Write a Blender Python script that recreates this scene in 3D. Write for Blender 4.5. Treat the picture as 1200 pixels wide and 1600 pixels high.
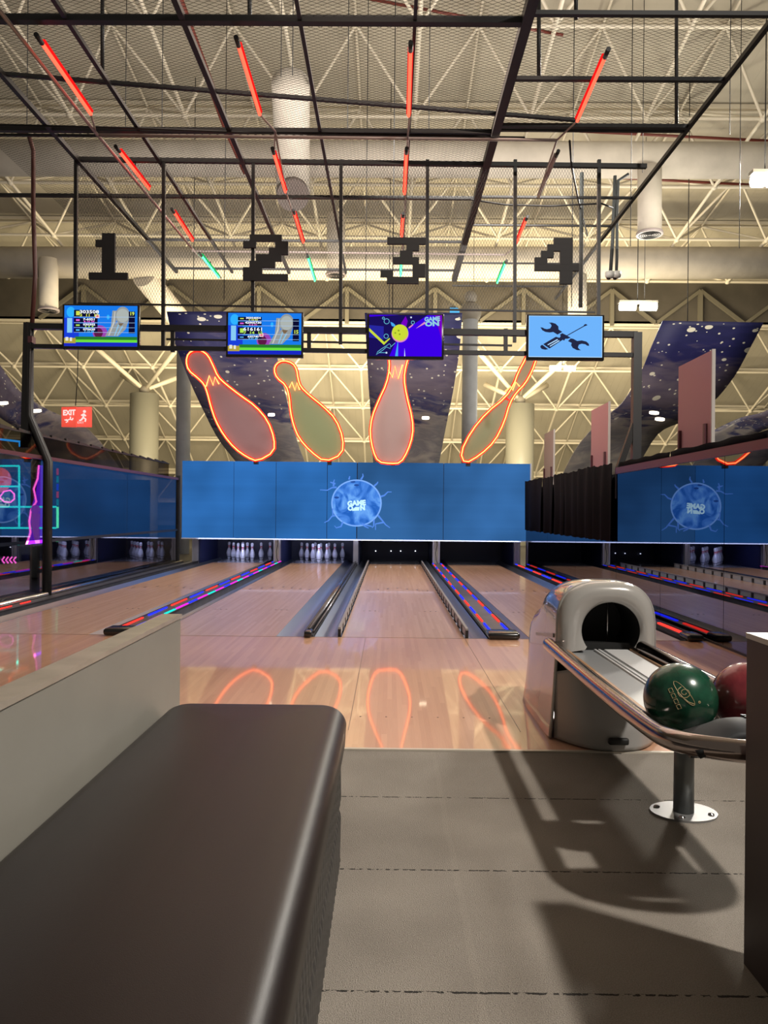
import bpy, math, random
from mathutils import Vector, Matrix
random.seed(7)
for o in list(bpy.data.objects): bpy.data.objects.remove(o)
C = bpy.context.scene.collection
sc = bpy.context.scene
PI = math.pi
# ------------------------------------------------------------- camera
H = 1.076; FPX = 1200.0
yaw = 8/1200.0; roll = math.radians(0.55)
Fw = Vector((-math.sin(yaw), math.cos(yaw), 0))
R0 = Vector((math.cos(yaw), math.sin(yaw), 0)); U0 = Vector((0, 0, 1))
Rv = R0*math.cos(roll) + U0*math.sin(roll)
Uv = U0*math.cos(roll) - R0*math.sin(roll)
cam_d = bpy.data.cameras.new('camera'); cam = bpy.data.objects.new('camera', cam_d); C.objects.link(cam)
M = Matrix.Identity(4)
for i in range(3):
    M[i][0] = Rv[i]; M[i][1] = Uv[i]; M[i][2] = -Fw[i]
M[2][3] = H
cam.matrix_world = M
cam_d.sensor_fit = 'VERTICAL'; cam_d.sensor_height = 36; cam_d.lens = 36*FPX/1600
cam_d.clip_start = 0.02; cam_d.clip_end = 300
sc.camera = cam
vs = sc.view_settings
vs.view_transform = 'Standard'; vs.look = 'None'; vs.gamma = 1; vs.use_curve_mapping = False; vs.exposure = 0.0
# ------------------------------------------------------------- world + lights
w = bpy.data.worlds.new('world'); sc.world = w; w.use_nodes = True
w.node_tree.nodes['Background'].inputs[0].default_value = (1.0, 0.88, 0.72, 1)
w.node_tree.nodes['Background'].inputs[1].default_value = 0.13
def area(name, loc, target, size, power, col, sy=None):
    d = bpy.data.lights.new(name, 'AREA'); d.energy = power; d.color = col; d.size = size
    if sy: d.shape = 'RECTANGLE'; d.size_y = sy
    o = bpy.data.objects.new(name, d); C.objects.link(o); o.location = loc
    o.rotation_euler = (Vector(target)-Vector(loc)).to_track_quat('-Z', 'Y').to_euler()
    return o
def point(name, loc, power, col, r=0.3):
    d = bpy.data.lights.new(name, 'POINT'); d.energy = power; d.color = col; d.shadow_soft_size = r
    o = bpy.data.objects.new(name, d); C.objects.link(o); o.location = loc
    return o
# high bay lamp behind the viewer on the right: throws the rack's shadow on the carpet
area('high_bay_light_behind', (4.1, -0.15, 6.5), (0.8, 2.6, 0.2), 0.3, 560, (1, 0.93, 0.84))
# added warm lights without fixtures, shining up to brighten the roof
area('roof_fill_far', (0, 22, 3.0), (0, 31, 6.5), 16, 3300, (1.0, 0.83, 0.52), 3)
area('roof_fill_mid', (0, 11, 5.5), (0, 13, 12), 12, 680, (1.0, 0.91, 0.80), 12)
area('roof_fill_back', (0, 20, 7.0), (0, 21, 12), 20, 140, (1.0, 0.90, 0.76), 6)
area('hall_fill', (-.6, 10.3, 5.8), (0, 19, 4.5), 6, 330, (1.0, 0.92, 0.82), 1)  # added fill without a fixture, brightens the banners
area('arcade_fill', (-7, 12.2, 2.6), (-6.2, 13.6, .4), 1.2, 45, (.9, .9, 1.0), 1.2)  # added unseen light, brightens the cabinet behind the glass
area('high_bay_right', (7.6, 14.8, 7.3), (0, 1.0, .4), 1.2, 800, (1, .95, .88), .6)
area('lane_fill', (0, 10, 5.2), (-.5, 9.5, 0), 6, 195, (1.0, 0.78, 0.64), 7)  # added light over the lanes to brighten them, no fixture

# ------------------------------------------------------------- pixel <-> place helpers
def ray(px, py): return Fw + Rv*((px-600)/FPX) + Uv*((800-py)/FPX)
E = Vector((0, 0, H))
def P(px, py, Y): d = ray(px, py); return E + d*(Y/d.y)
def G(px, py, z): d = ray(px, py); return E + d*((z-H)/d.z)
def Wx(px, py, X): d = ray(px, py); return E + d*(X/d.x)
# ------------------------------------------------------------- mesh builder
class MB:
    def __init__(s): s.v = []; s.f = []; s.m = []; s.cur = 0; s.sm = []
    def add(s, vs_, fs_, smooth=False):
        b = len(s.v); s.v += [tuple(v) for v in vs_]
        for f in fs_: s.f.append(tuple(b+i for i in f)); s.m.append(s.cur); s.sm.append(smooth)
        return s
    def box(s, x0, x1, y0, y1, z0, z1):
        v = [(x, y, z) for x in (x0, x1) for y in (y0, y1) for z in (z0, z1)]
        return s.add(v, [(0,1,3,2),(4,6,7,5),(0,4,5,1),(2,3,7,6),(0,2,6,4),(1,5,7,3)])
    def bar(s, a, b, w, h=None, up=Vector((0,0,1))):
        a = Vector(a); b = Vector(b); h = h or w; d = (b-a).normalized()
        if abs(d.dot(up)) > .95: up = Vector((0,1,0))
        x = d.cross(up).normalized()*(w/2); y = x.cross(d).normalized()*(h/2)
        v = [p + sx*x + sy*y for p in (a, b) for sx, sy in ((-1,-1),(1,-1),(1,1),(-1,1))]
        return s.add(v, [(3,2,1,0),(4,5,6,7),(0,1,5,4),(1,2,6,5),(2,3,7,6),(3,0,4,7)])
    def tube(s, pts, r, n=8, closed=False, caps=True):
        pts = [Vector(p) for p in pts]; L = len(pts); rs = r if isinstance(r, (list, tuple)) else [r]*L
        v = []; f = []; up = None
        for i in range(L):
            if closed: d = pts[(i+1) % L]-pts[i-1]
            else: d = pts[min(i+1, L-1)]-pts[max(i-1, 0)]
            d.normalize()
            if up is None:
                up = Vector((0,0,1)) if abs(d.z) < .9 else Vector((0,1,0))
            x = d.cross(up); x.normalize(); y = x.cross(d); y.normalize(); up = y
            for k in range(n):
                a = 2*PI*k/n; v.append(pts[i] + x*math.cos(a)*rs[i] + y*math.sin(a)*rs[i])
        for i in range(L if closed else L-1):
            j = (i+1) % L
            for k in range(n):
                k2 = (k+1) % n; f.append((i*n+k, i*n+k2, j*n+k2, j*n+k))
        s.add(v, f, True)
        if caps and not closed: s.f.append(tuple(len(s.v)-len(v)+k for k in range(n))[::-1]); s.m.append(s.cur); s.sm.append(False); s.f.append(tuple(len(s.v)-n+k for k in range(n))); s.m.append(s.cur); s.sm.append(False)
        return s
    def lathe(s, prof, c=(0,0,0), n=20, axis='z'):
        v = []; f = []
        for (r, h) in prof:
            for k in range(n):
                a = 2*PI*k/n; x, y = r*math.cos(a), r*math.sin(a)
                p = (x, y, h) if axis == 'z' else ((x, h, y) if axis == 'y' else (h, x, y))
                v.append((p[0]+c[0], p[1]+c[1], p[2]+c[2]))
        for i in range(len(prof)-1):
            for k in range(n):
                k2 = (k+1) % n; f.append((i*n+k, i*n+k2, (i+1)*n+k2, (i+1)*n+k))
        f.append(tuple(range(n))[::-1]); f.append(tuple((len(prof)-1)*n+k for k in range(n)))
        return s.add(v, f, True)
    def prism(s, poly, vec):            # closed planar outline, extruded by vec
        n = len(poly); vec = Vector(vec)
        v = [Vector(p) for p in poly] + [Vector(p)+vec for p in poly]
        f = [tuple(range(n)), tuple(range(2*n-1, n-1, -1))] + [(i, i+n, (i+1) % n + n, (i+1) % n) for i in range(n)]
        return s.add(v, f)
    def grid(s, rows, smooth=True):
        n = len(rows[0]); v = [p for r in rows for p in r]
        f = [(i*n+k, i*n+k+1, (i+1)*n+k+1, (i+1)*n+k) for i in range(len(rows)-1) for k in range(n-1)]
        return s.add(v, f, smooth)
    def sphere(s, c, r, nu=24, nv=16):
        prof = [(max(1e-5, r*math.sin(PI*i/nv)), -r*math.cos(PI*i/nv)) for i in range(nv+1)]
        return s.lathe(prof, c, nu)
    def build(s, name, mats, parent=None):
        me = bpy.data.meshes.new(name); me.from_pydata(s.v, [], s.f)
        if not isinstance(mats, (list, tuple)): mats = [mats]
        for m in mats: me.materials.append(m)
        for p, i, sm in zip(me.polygons, s.m, s.sm): p.material_index = i; p.use_smooth = sm
        me.validate(); me.update()
        o = bpy.data.objects.new(name, me); C.objects.link(o)
        if parent: o.parent = parent; o.matrix_parent_inverse = parent.matrix_basis.inverted()
        return o
def recenter(o, keep=None):
    """move a top-level mesh's origin to the bottom centre of its bounds"""
    xs = [v.co for v in o.data.vertices]
    c = Vector(((min(v.x for v in xs)+max(v.x for v in xs))/2, (min(v.y for v in xs)+max(v.y for v in xs))/2, min(v.z for v in xs)))
    o.data.transform(Matrix.Translation(-c)); o.location = c
    return o
def bevel(o, w, seg=3):
    m = o.modifiers.new('bevel', 'BEVEL'); m.width = w; m.segments = seg; m.limit_method = 'ANGLE'; m.angle_limit = math.radians(35)
    for p in o.data.polygons: p.use_smooth = True
    m.harden_normals = False
    return o
def tag(o, label, cat, group=None, kind=None):
    o['label'] = label; o['category'] = cat
    if group: o['group'] = group
    if kind: o['kind'] = kind
    return o
def empty(name, loc, label, cat, group=None):
    o = bpy.data.objects.new(name, None); C.objects.link(o); o.location = loc; o.empty_display_size = .1
    return tag(o, label, cat, group)
def struct(o): o['kind'] = 'structure'; return o
def roofz(y): return 14.0-.1731*(y-2)
def copy_tree(o, parent=None):
    c = o.copy(); C.objects.link(c)
    if parent: c.parent = parent
    for ch in o.children: copy_tree(ch, c)
    return c
# ------------------------------------------------------------- materials
def mat(name, col, rough=.5, metal=0, emit=None, es=1, spec=None, coat=0, noise=0, nscale=20, bump=0, bscale=60, alpha=None):
    m = bpy.data.materials.new(name); m.use_nodes = True; nt = m.node_tree; b = nt.nodes['Principled BSDF']
    b.inputs['Base Color'].default_value = (*col, 1); b.inputs['Roughness'].default_value = rough; b.inputs['Metallic'].default_value = metal
    if spec is not None: b.inputs['Specular IOR Level'].default_value = spec
    if coat: b.inputs['Coat Weight'].default_value = coat; b.inputs['Coat Roughness'].default_value = .04
    if emit: b.inputs['Emission Color'].default_value = (*emit, 1); b.inputs['Emission Strength'].default_value = es
    tc = nt.nodes.new('ShaderNodeTexCoord')
    if noise:
        n = nt.nodes.new('ShaderNodeTexNoise'); n.inputs['Scale'].default_value = nscale; n.inputs['Detail'].default_value = 5
        r = nt.nodes.new('ShaderNodeMapRange'); r.inputs[1].default_value = .3; r.inputs[2].default_value = .7
        r.inputs[3].default_value = 1-noise; r.inputs[4].default_value = 1+noise
        mx = nt.nodes.new('ShaderNodeVectorMath'); mx.operation = 'SCALE'; mx.inputs[0].default_value = col
        nt.links.new(tc.outputs['Object'], n.inputs['Vector']); nt.links.new(n.outputs[0], r.inputs[0]); nt.links.new(r.outputs[0], mx.inputs['Scale'])
        nt.links.new(mx.outputs[0], b.inputs['Base Color'])
    if bump:
        n = nt.nodes.new('ShaderNodeTexNoise'); n.inputs['Scale'].default_value = bscale; n.inputs['Detail'].default_value = 3
        bp = nt.nodes.new('ShaderNodeBump'); bp.inputs['Strength'].default_value = bump; bp.inputs['Distance'].default_value = .01
        nt.links.new(tc.outputs['Object'], n.inputs['Vector']); nt.links.new(n.outputs[0], bp.inputs['Height']); nt.links.new(bp.outputs[0], b.inputs['Normal'])
    return m
def glow(name, col, s):
    m = bpy.data.materials.new(name); m.use_nodes = True; nt = m.node_tree; nt.nodes.clear()
    e = nt.nodes.new('ShaderNodeEmission'); o = nt.nodes.new('ShaderNodeOutputMaterial')
    e.inputs[0].default_value = (*col, 1); e.inputs[1].default_value = s; nt.links.new(e.outputs[0], o.inputs[0])
    return m
def N(nt, t, **kw):
    n = nt.nodes.new('ShaderNode'+t)
    for k, v in kw.items(): setattr(n, k, v)
    return n
def math_n(nt, op, a, b=None):
    n = nt.nodes.new('ShaderNodeMath'); n.operation = op
    for i, x in enumerate((a, b)):
        if x is None: continue
        if isinstance(x, (int, float)): n.inputs[i].default_value = x
        else: nt.links.new(x, n.inputs[i])
    return n.outputs[0]
def ramp(nt, src, stops):
    r = nt.nodes.new('ShaderNodeValToRGB'); nt.links.new(src, r.inputs[0]); cr = r.color_ramp
    while len(cr.elements) < len(stops): cr.elements.new(.5)
    for e, (p, c) in zip(cr.elements, stops): e.position = p; e.color = (*c, 1)
    return r.outputs[0]
def wood(name, c1, c2, rough, strip=.027, coat=.6):
    m = mat(name, c1, rough, coat=coat); nt = m.node_tree; b = nt.nodes['Principled BSDF']
    g = N(nt, 'NewGeometry'); s = N(nt, 'SeparateXYZ'); nt.links.new(g.outputs['Position'], s.inputs[0])
    k = math_n(nt, 'FLOOR', math_n(nt, 'DIVIDE', s.outputs[0], strip))
    seg = math_n(nt, 'FLOOR', math_n(nt, 'ADD', math_n(nt, 'DIVIDE', s.outputs[1], 1.1), math_n(nt, 'MULTIPLY', k, .37)))
    cb = N(nt, 'CombineXYZ'); nt.links.new(k, cb.inputs[0]); nt.links.new(seg, cb.inputs[1])
    wn = N(nt, 'TexWhiteNoise'); wn.noise_dimensions = '3D'; nt.links.new(cb.outputs[0], wn.inputs[0])
    cb2 = N(nt, 'CombineXYZ'); nt.links.new(math_n(nt, 'MULTIPLY', s.outputs[0], 300), cb2.inputs[0]); nt.links.new(math_n(nt, 'MULTIPLY', s.outputs[1], 5), cb2.inputs[1])
    nz = N(nt, 'TexNoise'); nz.inputs['Detail'].default_value = 4; nz.inputs['Scale'].default_value = 1; nt.links.new(cb2.outputs[0], nz.inputs[0])
    f = math_n(nt, 'ADD', math_n(nt, 'MULTIPLY', wn.outputs[0], .5), math_n(nt, 'MULTIPLY', nz.outputs[0], .5))
    nt.links.new(ramp(nt, f, [(.15, c1), (.85, c2)]), b.inputs['Base Color'])
    return m
m_black = mat('black_steel', (.012, .012, .013), .45)
m_blackp = mat('black_plastic', (.01, .01, .011), .2, coat=.3)
m_white = mat('cream_paint', (.60, .55, .44), .6, noise=.06, nscale=3)
m_truss = mat('truss_paint', (.68, .62, .50), .45)
m_duct = mat('duct_cloth', (.60, .55, .48), .8, noise=.1, nscale=2, bump=.6, bscale=5)
m_approach = wood('maple_approach', (.58, .31, .19), (.72, .41, .26), .36, coat=.62)
m_lane = wood('maple_lane', (.54, .33, .21), (.66, .42, .28), .24, coat=.2)
m_wall = mat('greige_laminate', (.24, .23, .20), .45, noise=.05, nscale=4)
m_walltop = mat('laminate_edge', (.32, .28, .23), .25, noise=.10, nscale=12)
m_chrome = mat('brushed_chrome', (.55, .53, .52), .18, 1)
m_gutter = mat('gutter_metal', (.30, .34, .42), .3, .85)
m_tube = mat('dark_tube', (.16, .16, .18), .25, .9)
m_cap = mat('divider_grey', (.07, .075, .085), .35)
m_red = glow('neon_red', (1.0, .045, .03), 5)
m_redhot = glow('neon_core', (1.0, .22, .06), 5.5)
m_green = glow('neon_green', (.12, 1.0, .38), 7)
m_blue = glow('led_blue', (.015, .025, 1.0), 2.2)
m_ledred = glow('led_red', (1.0, .035, .025), 1.9)
m_cyan = glow('led_cyan', (.01, .7, .6), 1.4)
m_cyann = glow('neon_cyan', (.02, .85, .62), 6)
m_mag = glow('led_magenta', (.75, .02, .6), 1.5)
m_purple = glow('panel_purple', (.22, .012, .9), 3.2)
m_pink = glow('neon_pink', (1.0, .12, .55), 10)
# mirror
def mirror(name, t, g, fac):
    m = bpy.data.materials.new(name); m.use_nodes = True; nt = m.node_tree; nt.nodes.clear()
    o = N(nt, 'OutputMaterial'); a = N(nt, 'BsdfTransparent'); a.inputs[0].default_value = (*t, 1)
    b = N(nt, 'BsdfGlossy'); b.inputs[0].default_value = (*g, 1); b.inputs['Roughness'].default_value = .012
    mx = N(nt, 'MixShader'); mx.inputs[0].default_value = fac
    nt.links.new(a.outputs[0], mx.inputs[1]); nt.links.new(b.outputs[0], mx.inputs[2]); nt.links.new(mx.outputs[0], o.inputs[0])
    return m
m_mirror = mirror('dark_mirror_glass', (0, 0, 0), (.31, .32, .36), .92)
m_glass = mirror('smoked_reflective_glass', (.50, .50, .55), (.52, .52, .56), .42)
m_smoke = mirror('smoked_clear_glass', (.45, .43, .42), (.5, .5, .5), .03)
# ============================================================= FLOOR
def carpet():
    m = mat('ribbed_carpet', (.16, .145, .12), .95); nt = m.node_tree; b = nt.nodes['Principled BSDF']
    g = N(nt, 'NewGeometry'); s = N(nt, 'SeparateXYZ'); nt.links.new(g.outputs['Position'], s.inputs[0])
    n1 = N(nt, 'TexNoise'); n1.inputs['Scale'].default_value = 55; n1.inputs['Detail'].default_value = 6; nt.links.new(g.outputs['Position'], n1.inputs[0])
    n2 = N(nt, 'TexNoise'); n2.inputs['Scale'].default_value = 2.2; nt.links.new(g.outputs['Position'], n2.inputs[0])
    n3 = N(nt, 'TexNoise'); n3.inputs['Scale'].default_value = 330; n3.inputs['Detail'].default_value = 2; nt.links.new(g.outputs['Position'], n3.inputs[0])
    base = ramp(nt, math_n(nt, 'ADD', math_n(nt, 'MULTIPLY', n3.outputs[0], .55), math_n(nt, 'MULTIPLY', n2.outputs[0], .45)), [(.3, (.17, .148, .124)), (.7, (.38, .34, .29))])
    # worn pale track down the middle
    tr = math_n(nt, 'SUBTRACT', math_n(nt, 'ADD', s.outputs[0], math_n(nt, 'MULTIPLY', n2.outputs[0], .05)), .235)
    tk = math_n(nt, 'MULTIPLY', math_n(nt, 'LESS_THAN', math_n(nt, 'ABSOLUTE', tr), .010), .07)
    # seams between carpet strips
    yy = math_n(nt, 'ADD', s.outputs[1], math_n(nt, 'MULTIPLY', n1.outputs[0], .012))
    md = math_n(nt, 'ABSOLUTE', math_n(nt, 'SUBTRACT', math_n(nt, 'FRACT', math_n(nt, 'DIVIDE', math_n(nt, 'SUBTRACT', yy, .257), .589)), .5))
    seam = math_n(nt, 'LESS_THAN', md, math_n(nt, 'MULTIPLY', math_n(nt, 'GREATER_THAN', n1.outputs[0], .47), .006))
    mx = N(nt, 'MixRGB'); mx.inputs[2].default_value = (.02, .017, .014, 1); nt.links.new(seam, mx.inputs[0]); 
    mt = N(nt, 'MixRGB'); mt.inputs[2].default_value = (.5, .44, .36, 1); nt.links.new(tk, mt.inputs[0]); nt.links.new(base, mt.inputs[1])
    nt.links.new(mt.outputs[0], mx.inputs[1]); nt.links.new(mx.outputs[0], b.inputs['Base Color'])
    bp = N(nt, 'Bump'); bp.inputs['Strength'].default_value = .9; bp.inputs['Distance'].default_value = .006
    nt.links.new(n3.outputs[0], bp.inputs['Height']); nt.links.new(bp.outputs[0], b.inputs['Normal'])
    return m
YF = 6.55; YA = 3.47; YE = 17.6; XL = -4.2; XR = 2.72
struct(MB().box(-6, 6, -3, YA, -.05, 0).build('floor', carpet()))
m_dark = mat('dark_floor', (.03, .028, .028), .5)
struct(MB().box(-30, 30, YA, 60, -.2, -.12).build('floor_hall', m_dark))
a = MB().box(XL, XR, YA+.012, YF, -.05, 0.004).build('floor_approach', m_approach); struct(a)
m_strip = mat('edge_strip', (.6, .55, .47), .35, .3)
struct(MB().box(XL, XR, YA-.008, YA+.014, -.01, .007).build('trim_1', m_strip))
m_ln = mat('foul_seam', (.16, .10, .07), .4)
struct(MB().box(XL, XR, YF-.004, YF+.004, .0, .0052).build('trim_2', m_ln))
tm = MB()
for x in (-.19, .655, -1.8): tm.box(x-.0015, x+.0015, YA+.3, YF-.02, .0035, .0048)
for row, y in ((0, YA+.62), (1, YA+1.1)):
    pass
struct(tm.build('trim_3', m_ln))
td = MB()
for lc in (-3.11, -1.49, .13, 1.75):
    for k in range(-3, 4):
        for y in (YA+.55,):
            td.lathe([(.005, .004), (.005, .0052)], (lc+k*.135, y, 0), 10)
struct(td.build('trim_4', mat('approach_dot', (.16, .08, .05), .3)))

# ============================================================= LANES
LC = [-3.11, -1.49, .13, 1.75]; HW = .527
names = ['leftmost, beside the left glass wall', 'second from the left, pins standing at its end', 'third from the left, with picket bumper rails', 'rightmost, beside the dark mirror wall']
m_mark = mat('lane_mark', (.10, .05, .03), .3)
m_deck = mat('pin_deck', (.40, .38, .38), .15, coat=.5)
def gutter_mesh(x0, x1):
    rows = []
    for y in (YF, YE):
        rows.append([(x0+(x1-x0)*i/10, y, -.004-.075*math.sin(PI*i/10)) for i in range(11)])
    return MB().grid(rows)
for i, lc in enumerate(LC):
    t = empty('bowling_lane', (lc, YF, 0), 'glossy maple lane, '+names[i], 'bowling lane', 'maple bowling lanes')
    MB().box(lc-HW, lc+HW, YF, 15.9, -.09, 0).build('lane_bed', m_lane, t)
    MB().box(lc-HW, lc+HW, 15.9, YE, -.09, -.001).build('pin_deck', m_deck, t)
    for k in range(-3, 4):
        y = YF+4.3-abs(k)*.12 ; x = lc+k*.135
        MB().prism([(x-.013, y, .0005), (x+.013, y, .0005), (x, y+.15, .0005)], (0, 0, .001)).build('aiming_arrow', m_mark, t)
    for k in (-.39, -.33, -.27, .27, .33, .39): MB().lathe([(.012, 0), (.012, .0012)], (lc+k, YF+1.8, 0), 8).build('aiming_dot', m_mark, t)
    for s in (-1, 1):
        x0 = lc+s*HW; gw = .235 if not (i == 2 and s == 1) else .20
        gutter_mesh(min(x0, x0+s*gw), max(x0, x0+s*gw)).build('gutter', m_gutter, t)
    if i == 2:
        for s in (-1, 1):
            x = lc+s*(HW+.02)
            rl = MB().bar((x, YF+.03, .075), (x, 15.8, .075), .022, .018).build('bumper_rail', mat('bumper_edge', (.28, .27, .27), .4), t)
            pn = MB(); 
            n = 24; L = (15.8-YF-.05)/n
            for k in range(n): pn.box(x-.006, x+.006, YF+.05+k*L+.07, YF+.05+(k+1)*L-.02, .0, .066)
            pn.build('bumper_panels', mat('bumper_panel', (.45, .45, .47), .4), rl)
            for k in range(n+1): MB().box(x-.012, x+.012, YF+.03+k*L, YF+.085+k*L, -.03, .068).build('bumper_post', m_black, rl)
# dividers
m_capbl = mat('divider_cap', (.055, .06, .07), .4, noise=.3, nscale=6)
def led(x, y0, y1, z, parent, c1, c2, seg=.44, wd=.016, ph=0):
    a = MB(); k = 0; y = y0
    ms = [c1, c2]
    while y < y1-.05:
        a.cur = (k+ph) % 2; a.box(x-wd/2, x+wd/2, y+.02, min(y+seg*.8, y1), z, z+.012); y += seg; k += 1
    return a.build('led_strip', ms, parent)
def divider(x, hw, label, zc=.03):
    t = empty('lane_divider', (x, YF, 0), label, 'lane divider', 'dividers between lanes')
    MB().box(x-hw, x+hw, YF+.02, 15.75, -.06, zc).build('cap', m_capbl, t)
    for s in (-1, 1): MB().box(x+s*hw-.008, x+s*hw+.008, YF+.03, 15.75, zc-.005, zc+.008).build('edge_rail', m_black, t)
    return t
def endcap(x, hw, t, z=.03):
    o = MB().box(x-hw-.02, x+hw+.02, YF-.06, YF+.16, .006, z+.035).build('end_cap', m_blackp, t); bevel(o, .025, 4)
    return o
d1 = divider(-2.30, .10, 'grey lane divider with red, blue and cyan light strips, between lanes 1 and 2')
led(-2.365, YF+.2, 15.7, .03, d1, m_ledred, m_blue, .8)
a = MB(); y = YF+.2; k = 0; seq = [m_blue, m_mag, m_cyan, m_mag]
while y < 15.6:
    a.cur = k % 4; L = .5 if k % 2 else .42; a.box(-2.245, -2.22, y, y+L-.06, .03, .043); y += L; k += 1
a.build('led_strip', seq, d1); endcap(-2.30, .10, d1)
d2 = empty('lane_divider', (-.68, YF, 0), 'narrow lane divider carrying a chrome return tube, between lanes 2 and 3', 'lane divider', 'dividers between lanes')
MB().box(-.72, -.64, YF+.02, 15.75, -.06, .02).build('cap', m_capbl, d2)
MB().tube([(-.68, YF+.08, .045), (-.68, 15.7, .045)], .022, 10).build('return_tube', m_tube, d2)
o = MB().box(-.712, -.648, YF-.06, YF+.12, .006, .06).build('end_cap', m_blackp, d2); bevel(o, .018, 4)
MB().tube([(-.715, YF+.1, .03), (-.715, 15.7, .03)], .012, 8).build('edge_rail', m_tube, d2)
MB().tube([(-.645, YF+.1, .03), (-.645, 15.7, .03)], .012, 8).build('edge_rail', m_tube, d2)
d3 = divider(.985, .115, 'wide grey lane divider with two red and blue light strips, between lanes 3 and 4')
led(.905, YF+.2, 15.7, .03, d3, m_blue, m_ledred, .62); led(1.065, YF+.2, 15.7, .03, d3, m_blue, m_ledred, .62)
endcap(.985, .115, d3)
d4 = divider(2.60, .06, 'lane divider with one red and blue light strip along the foot of the mirror wall')
led(2.60, YF+.2, 15.7, .03, d4, m_ledred, m_blue, .8, .03); endcap(2.60, .05, d4)
d0 = divider(-4.0, .09, 'dark lane divider along the foot of the left glass wall, red glow near its front')
led(-4.02, YF-.0, 8.6, .03, d0, m_ledred, m_ledred, .9, .012)
MB().tube([(-4.12, YF-1.5, .05), (-4.12, 15.3, .05)], .03, 10).build('side_rail', m_chrome, d0)

# ============================================================= PINS
prof = [(.0, 0), (.026, .0), (.029, .004), (.036, .019), (.0452, .057), (.0533, .086), (.0592, .114), (.0605, .130), (.0578, .149), (.0484, .184), (.0348, .219), (.0265, .238), (.0233, .254), (.0232, .267), (.0246, .286), (.0270, .305), (.0312, .330), (.0323, .343), (.0315, .354), (.027, .368), (.018, .377), (.008, .381)]
m_pin = mat('pin_white', (.62, .62, .66), .25, coat=.4); m_pinred = mat('pin_red', (.55, .05, .05), .3)
m_pinband = mat('pin_band', (.07, .08, .12), .4)
rows = [[0], [-.5, .5], [-1, 0, 1], [-1.5, -.5, .5, 1.5]]
posname = ['head pin alone at the front', 'left pin of the second row', 'right pin of the second row', 'left pin of the third row', 'middle pin of the third row', 'right pin of the third row', 'far left pin of the back row', 'inner left pin of the back row', 'inner right pin of the back row', 'far right pin of the back row']
def make_pin():
    o = MB().lathe([(max(r, 1e-4), h) for r, h in prof], (0, 0, 0), 18).build('bowling_pin', m_pin)
    MB().lathe([(.0246, .250), (.0246, .260)], (0, 0, 0), 18).build('neck_stripe', m_pinred, o)
    MB().lathe([(.0262, .276), (.0276, .296)], (0, 0, 0), 18).build('neck_stripe', m_pinred, o)
    MB().lathe([(.0435, .046), (.0475, .060)], (0, 0, 0), 18).build('base_band', m_pinband, o)
    return o
first = make_pin(); used = False
for li in (0, 1):
    n = 0
    for r, row in enumerate(rows):
        for x in row:
            idx = n; n += 1
            if li == 0 and idx == 8: continue
            o = first if not used else copy_tree(first); used = True
            o.location = (LC[li]+x*.3048, 16.35+r*.264, 0)
            tag(o, 'white bowling pin with red neck rings, %s, %s' % (('leftmost lane', 'second lane')[li], posname[idx]), 'bowling pin', 'bowling pins of lane %d' % (li+1))

# ============================================================= PIT, SCREEN
m_pit = mat('pit_black', (.012, .014, .035), .5)
m_pitb = mat('pit_blue', (.015, .02, .07), .5, noise=.2, nscale=3)
kx = [(-4.05, -3.93), (-2.37, -2.23), (-.73, -.63), (.90, 1.05), (2.58, 2.7)]
t = empty('pin_pit', (-.7, 15.6, 0), 'dark blue pin pits under the blue screen at the lane ends', 'pin pit')
MB().box(XL, XR+.1, YE, YE+.05, -.1, .62).build('back_cushion', m_pit, t)
MB().box(XL, XR+.1, 15.62, YE+.05, .56, .60).build('hood_board', m_pitb, t)
for i, (a0, a1) in enumerate(kx):
    c = (a0+a1)/2
    MB().box(c-.07, c+.07, 15.9, YE, -.08, .56).build('side_wall', m_pitb, t)
m_kick = mat('kickback_cream', (.55, .50, .38), .4); m_frame = mat('kickback_frame', (.5, .5, .56), .3, .5)
lab = ['left end, behind the glass wall', 'between lanes 1 and 2, cable down its front', 'narrow one between lanes 2 and 3', 'between lanes 3 and 4, brightest of the row', 'right end, beside the black curtains']
for i, (a0, a1) in enumerate(kx):
    k = empty('divider_post', ((a0+a1)/2, 15.8, 0), 'short cream post at the pin pits, '+lab[i], 'post', 'posts between the pin pits')
    wd = (a1-a0)
    MB().box(a0, a0+wd*.2, 15.78, 15.88, -.02, .56).build('post_frame', m_frame, k)
    MB().box(a1-wd*.2, a1, 15.78, 15.88, -.02, .56).build('post_frame', m_frame, k)
    MB().box(a0+wd*.2, a1-wd*.2, 15.81, 15.88, -.02, .56).build('post_panel', m_kick if i in (1, 3) else m_frame, k)
    if i in (1, 3):
        MB().tube([(a0+wd*.5, 15.80, .54), (a0+wd*.62, 15.79, .40), (a0+wd*.42, 15.79, .25), (a0+wd*.5, 15.79, .1), (a0+wd*.7, 15.79, .03)], .006, 6).build('cable', m_black, k)
for lx in LC[:2]:
    area('pit_fill', (lx, 15.95, .545), (lx, 16.9, .0), .8, 9, (.55, .6, 1.0), .1)  # added bluish light to brighten the pins, no fixture modelled
area('post_fill', (-.6, 15.25, .50), (-.6, 15.9, .15), 6.4, 7, (.7, .75, 1.0), .05)  # added light strip that brightens the post fronts
# sensor lights in lane-3 pit
for j, x in enumerate((587, 611, 626, 649)):
    p = P(x, 861, 17.55)
    o = MB().sphere(p, .012, 8, 6).build('pit_lamp', glow('pit_lamp', (.8, .85, 1), 4)); recenter(o)
    tag(o, 'tiny white lamp in the dark pit of lane 3, %s from the left' % ('first second third fourth'.split()[j]), 'lamp', 'tiny lamps in the third pit')
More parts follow.
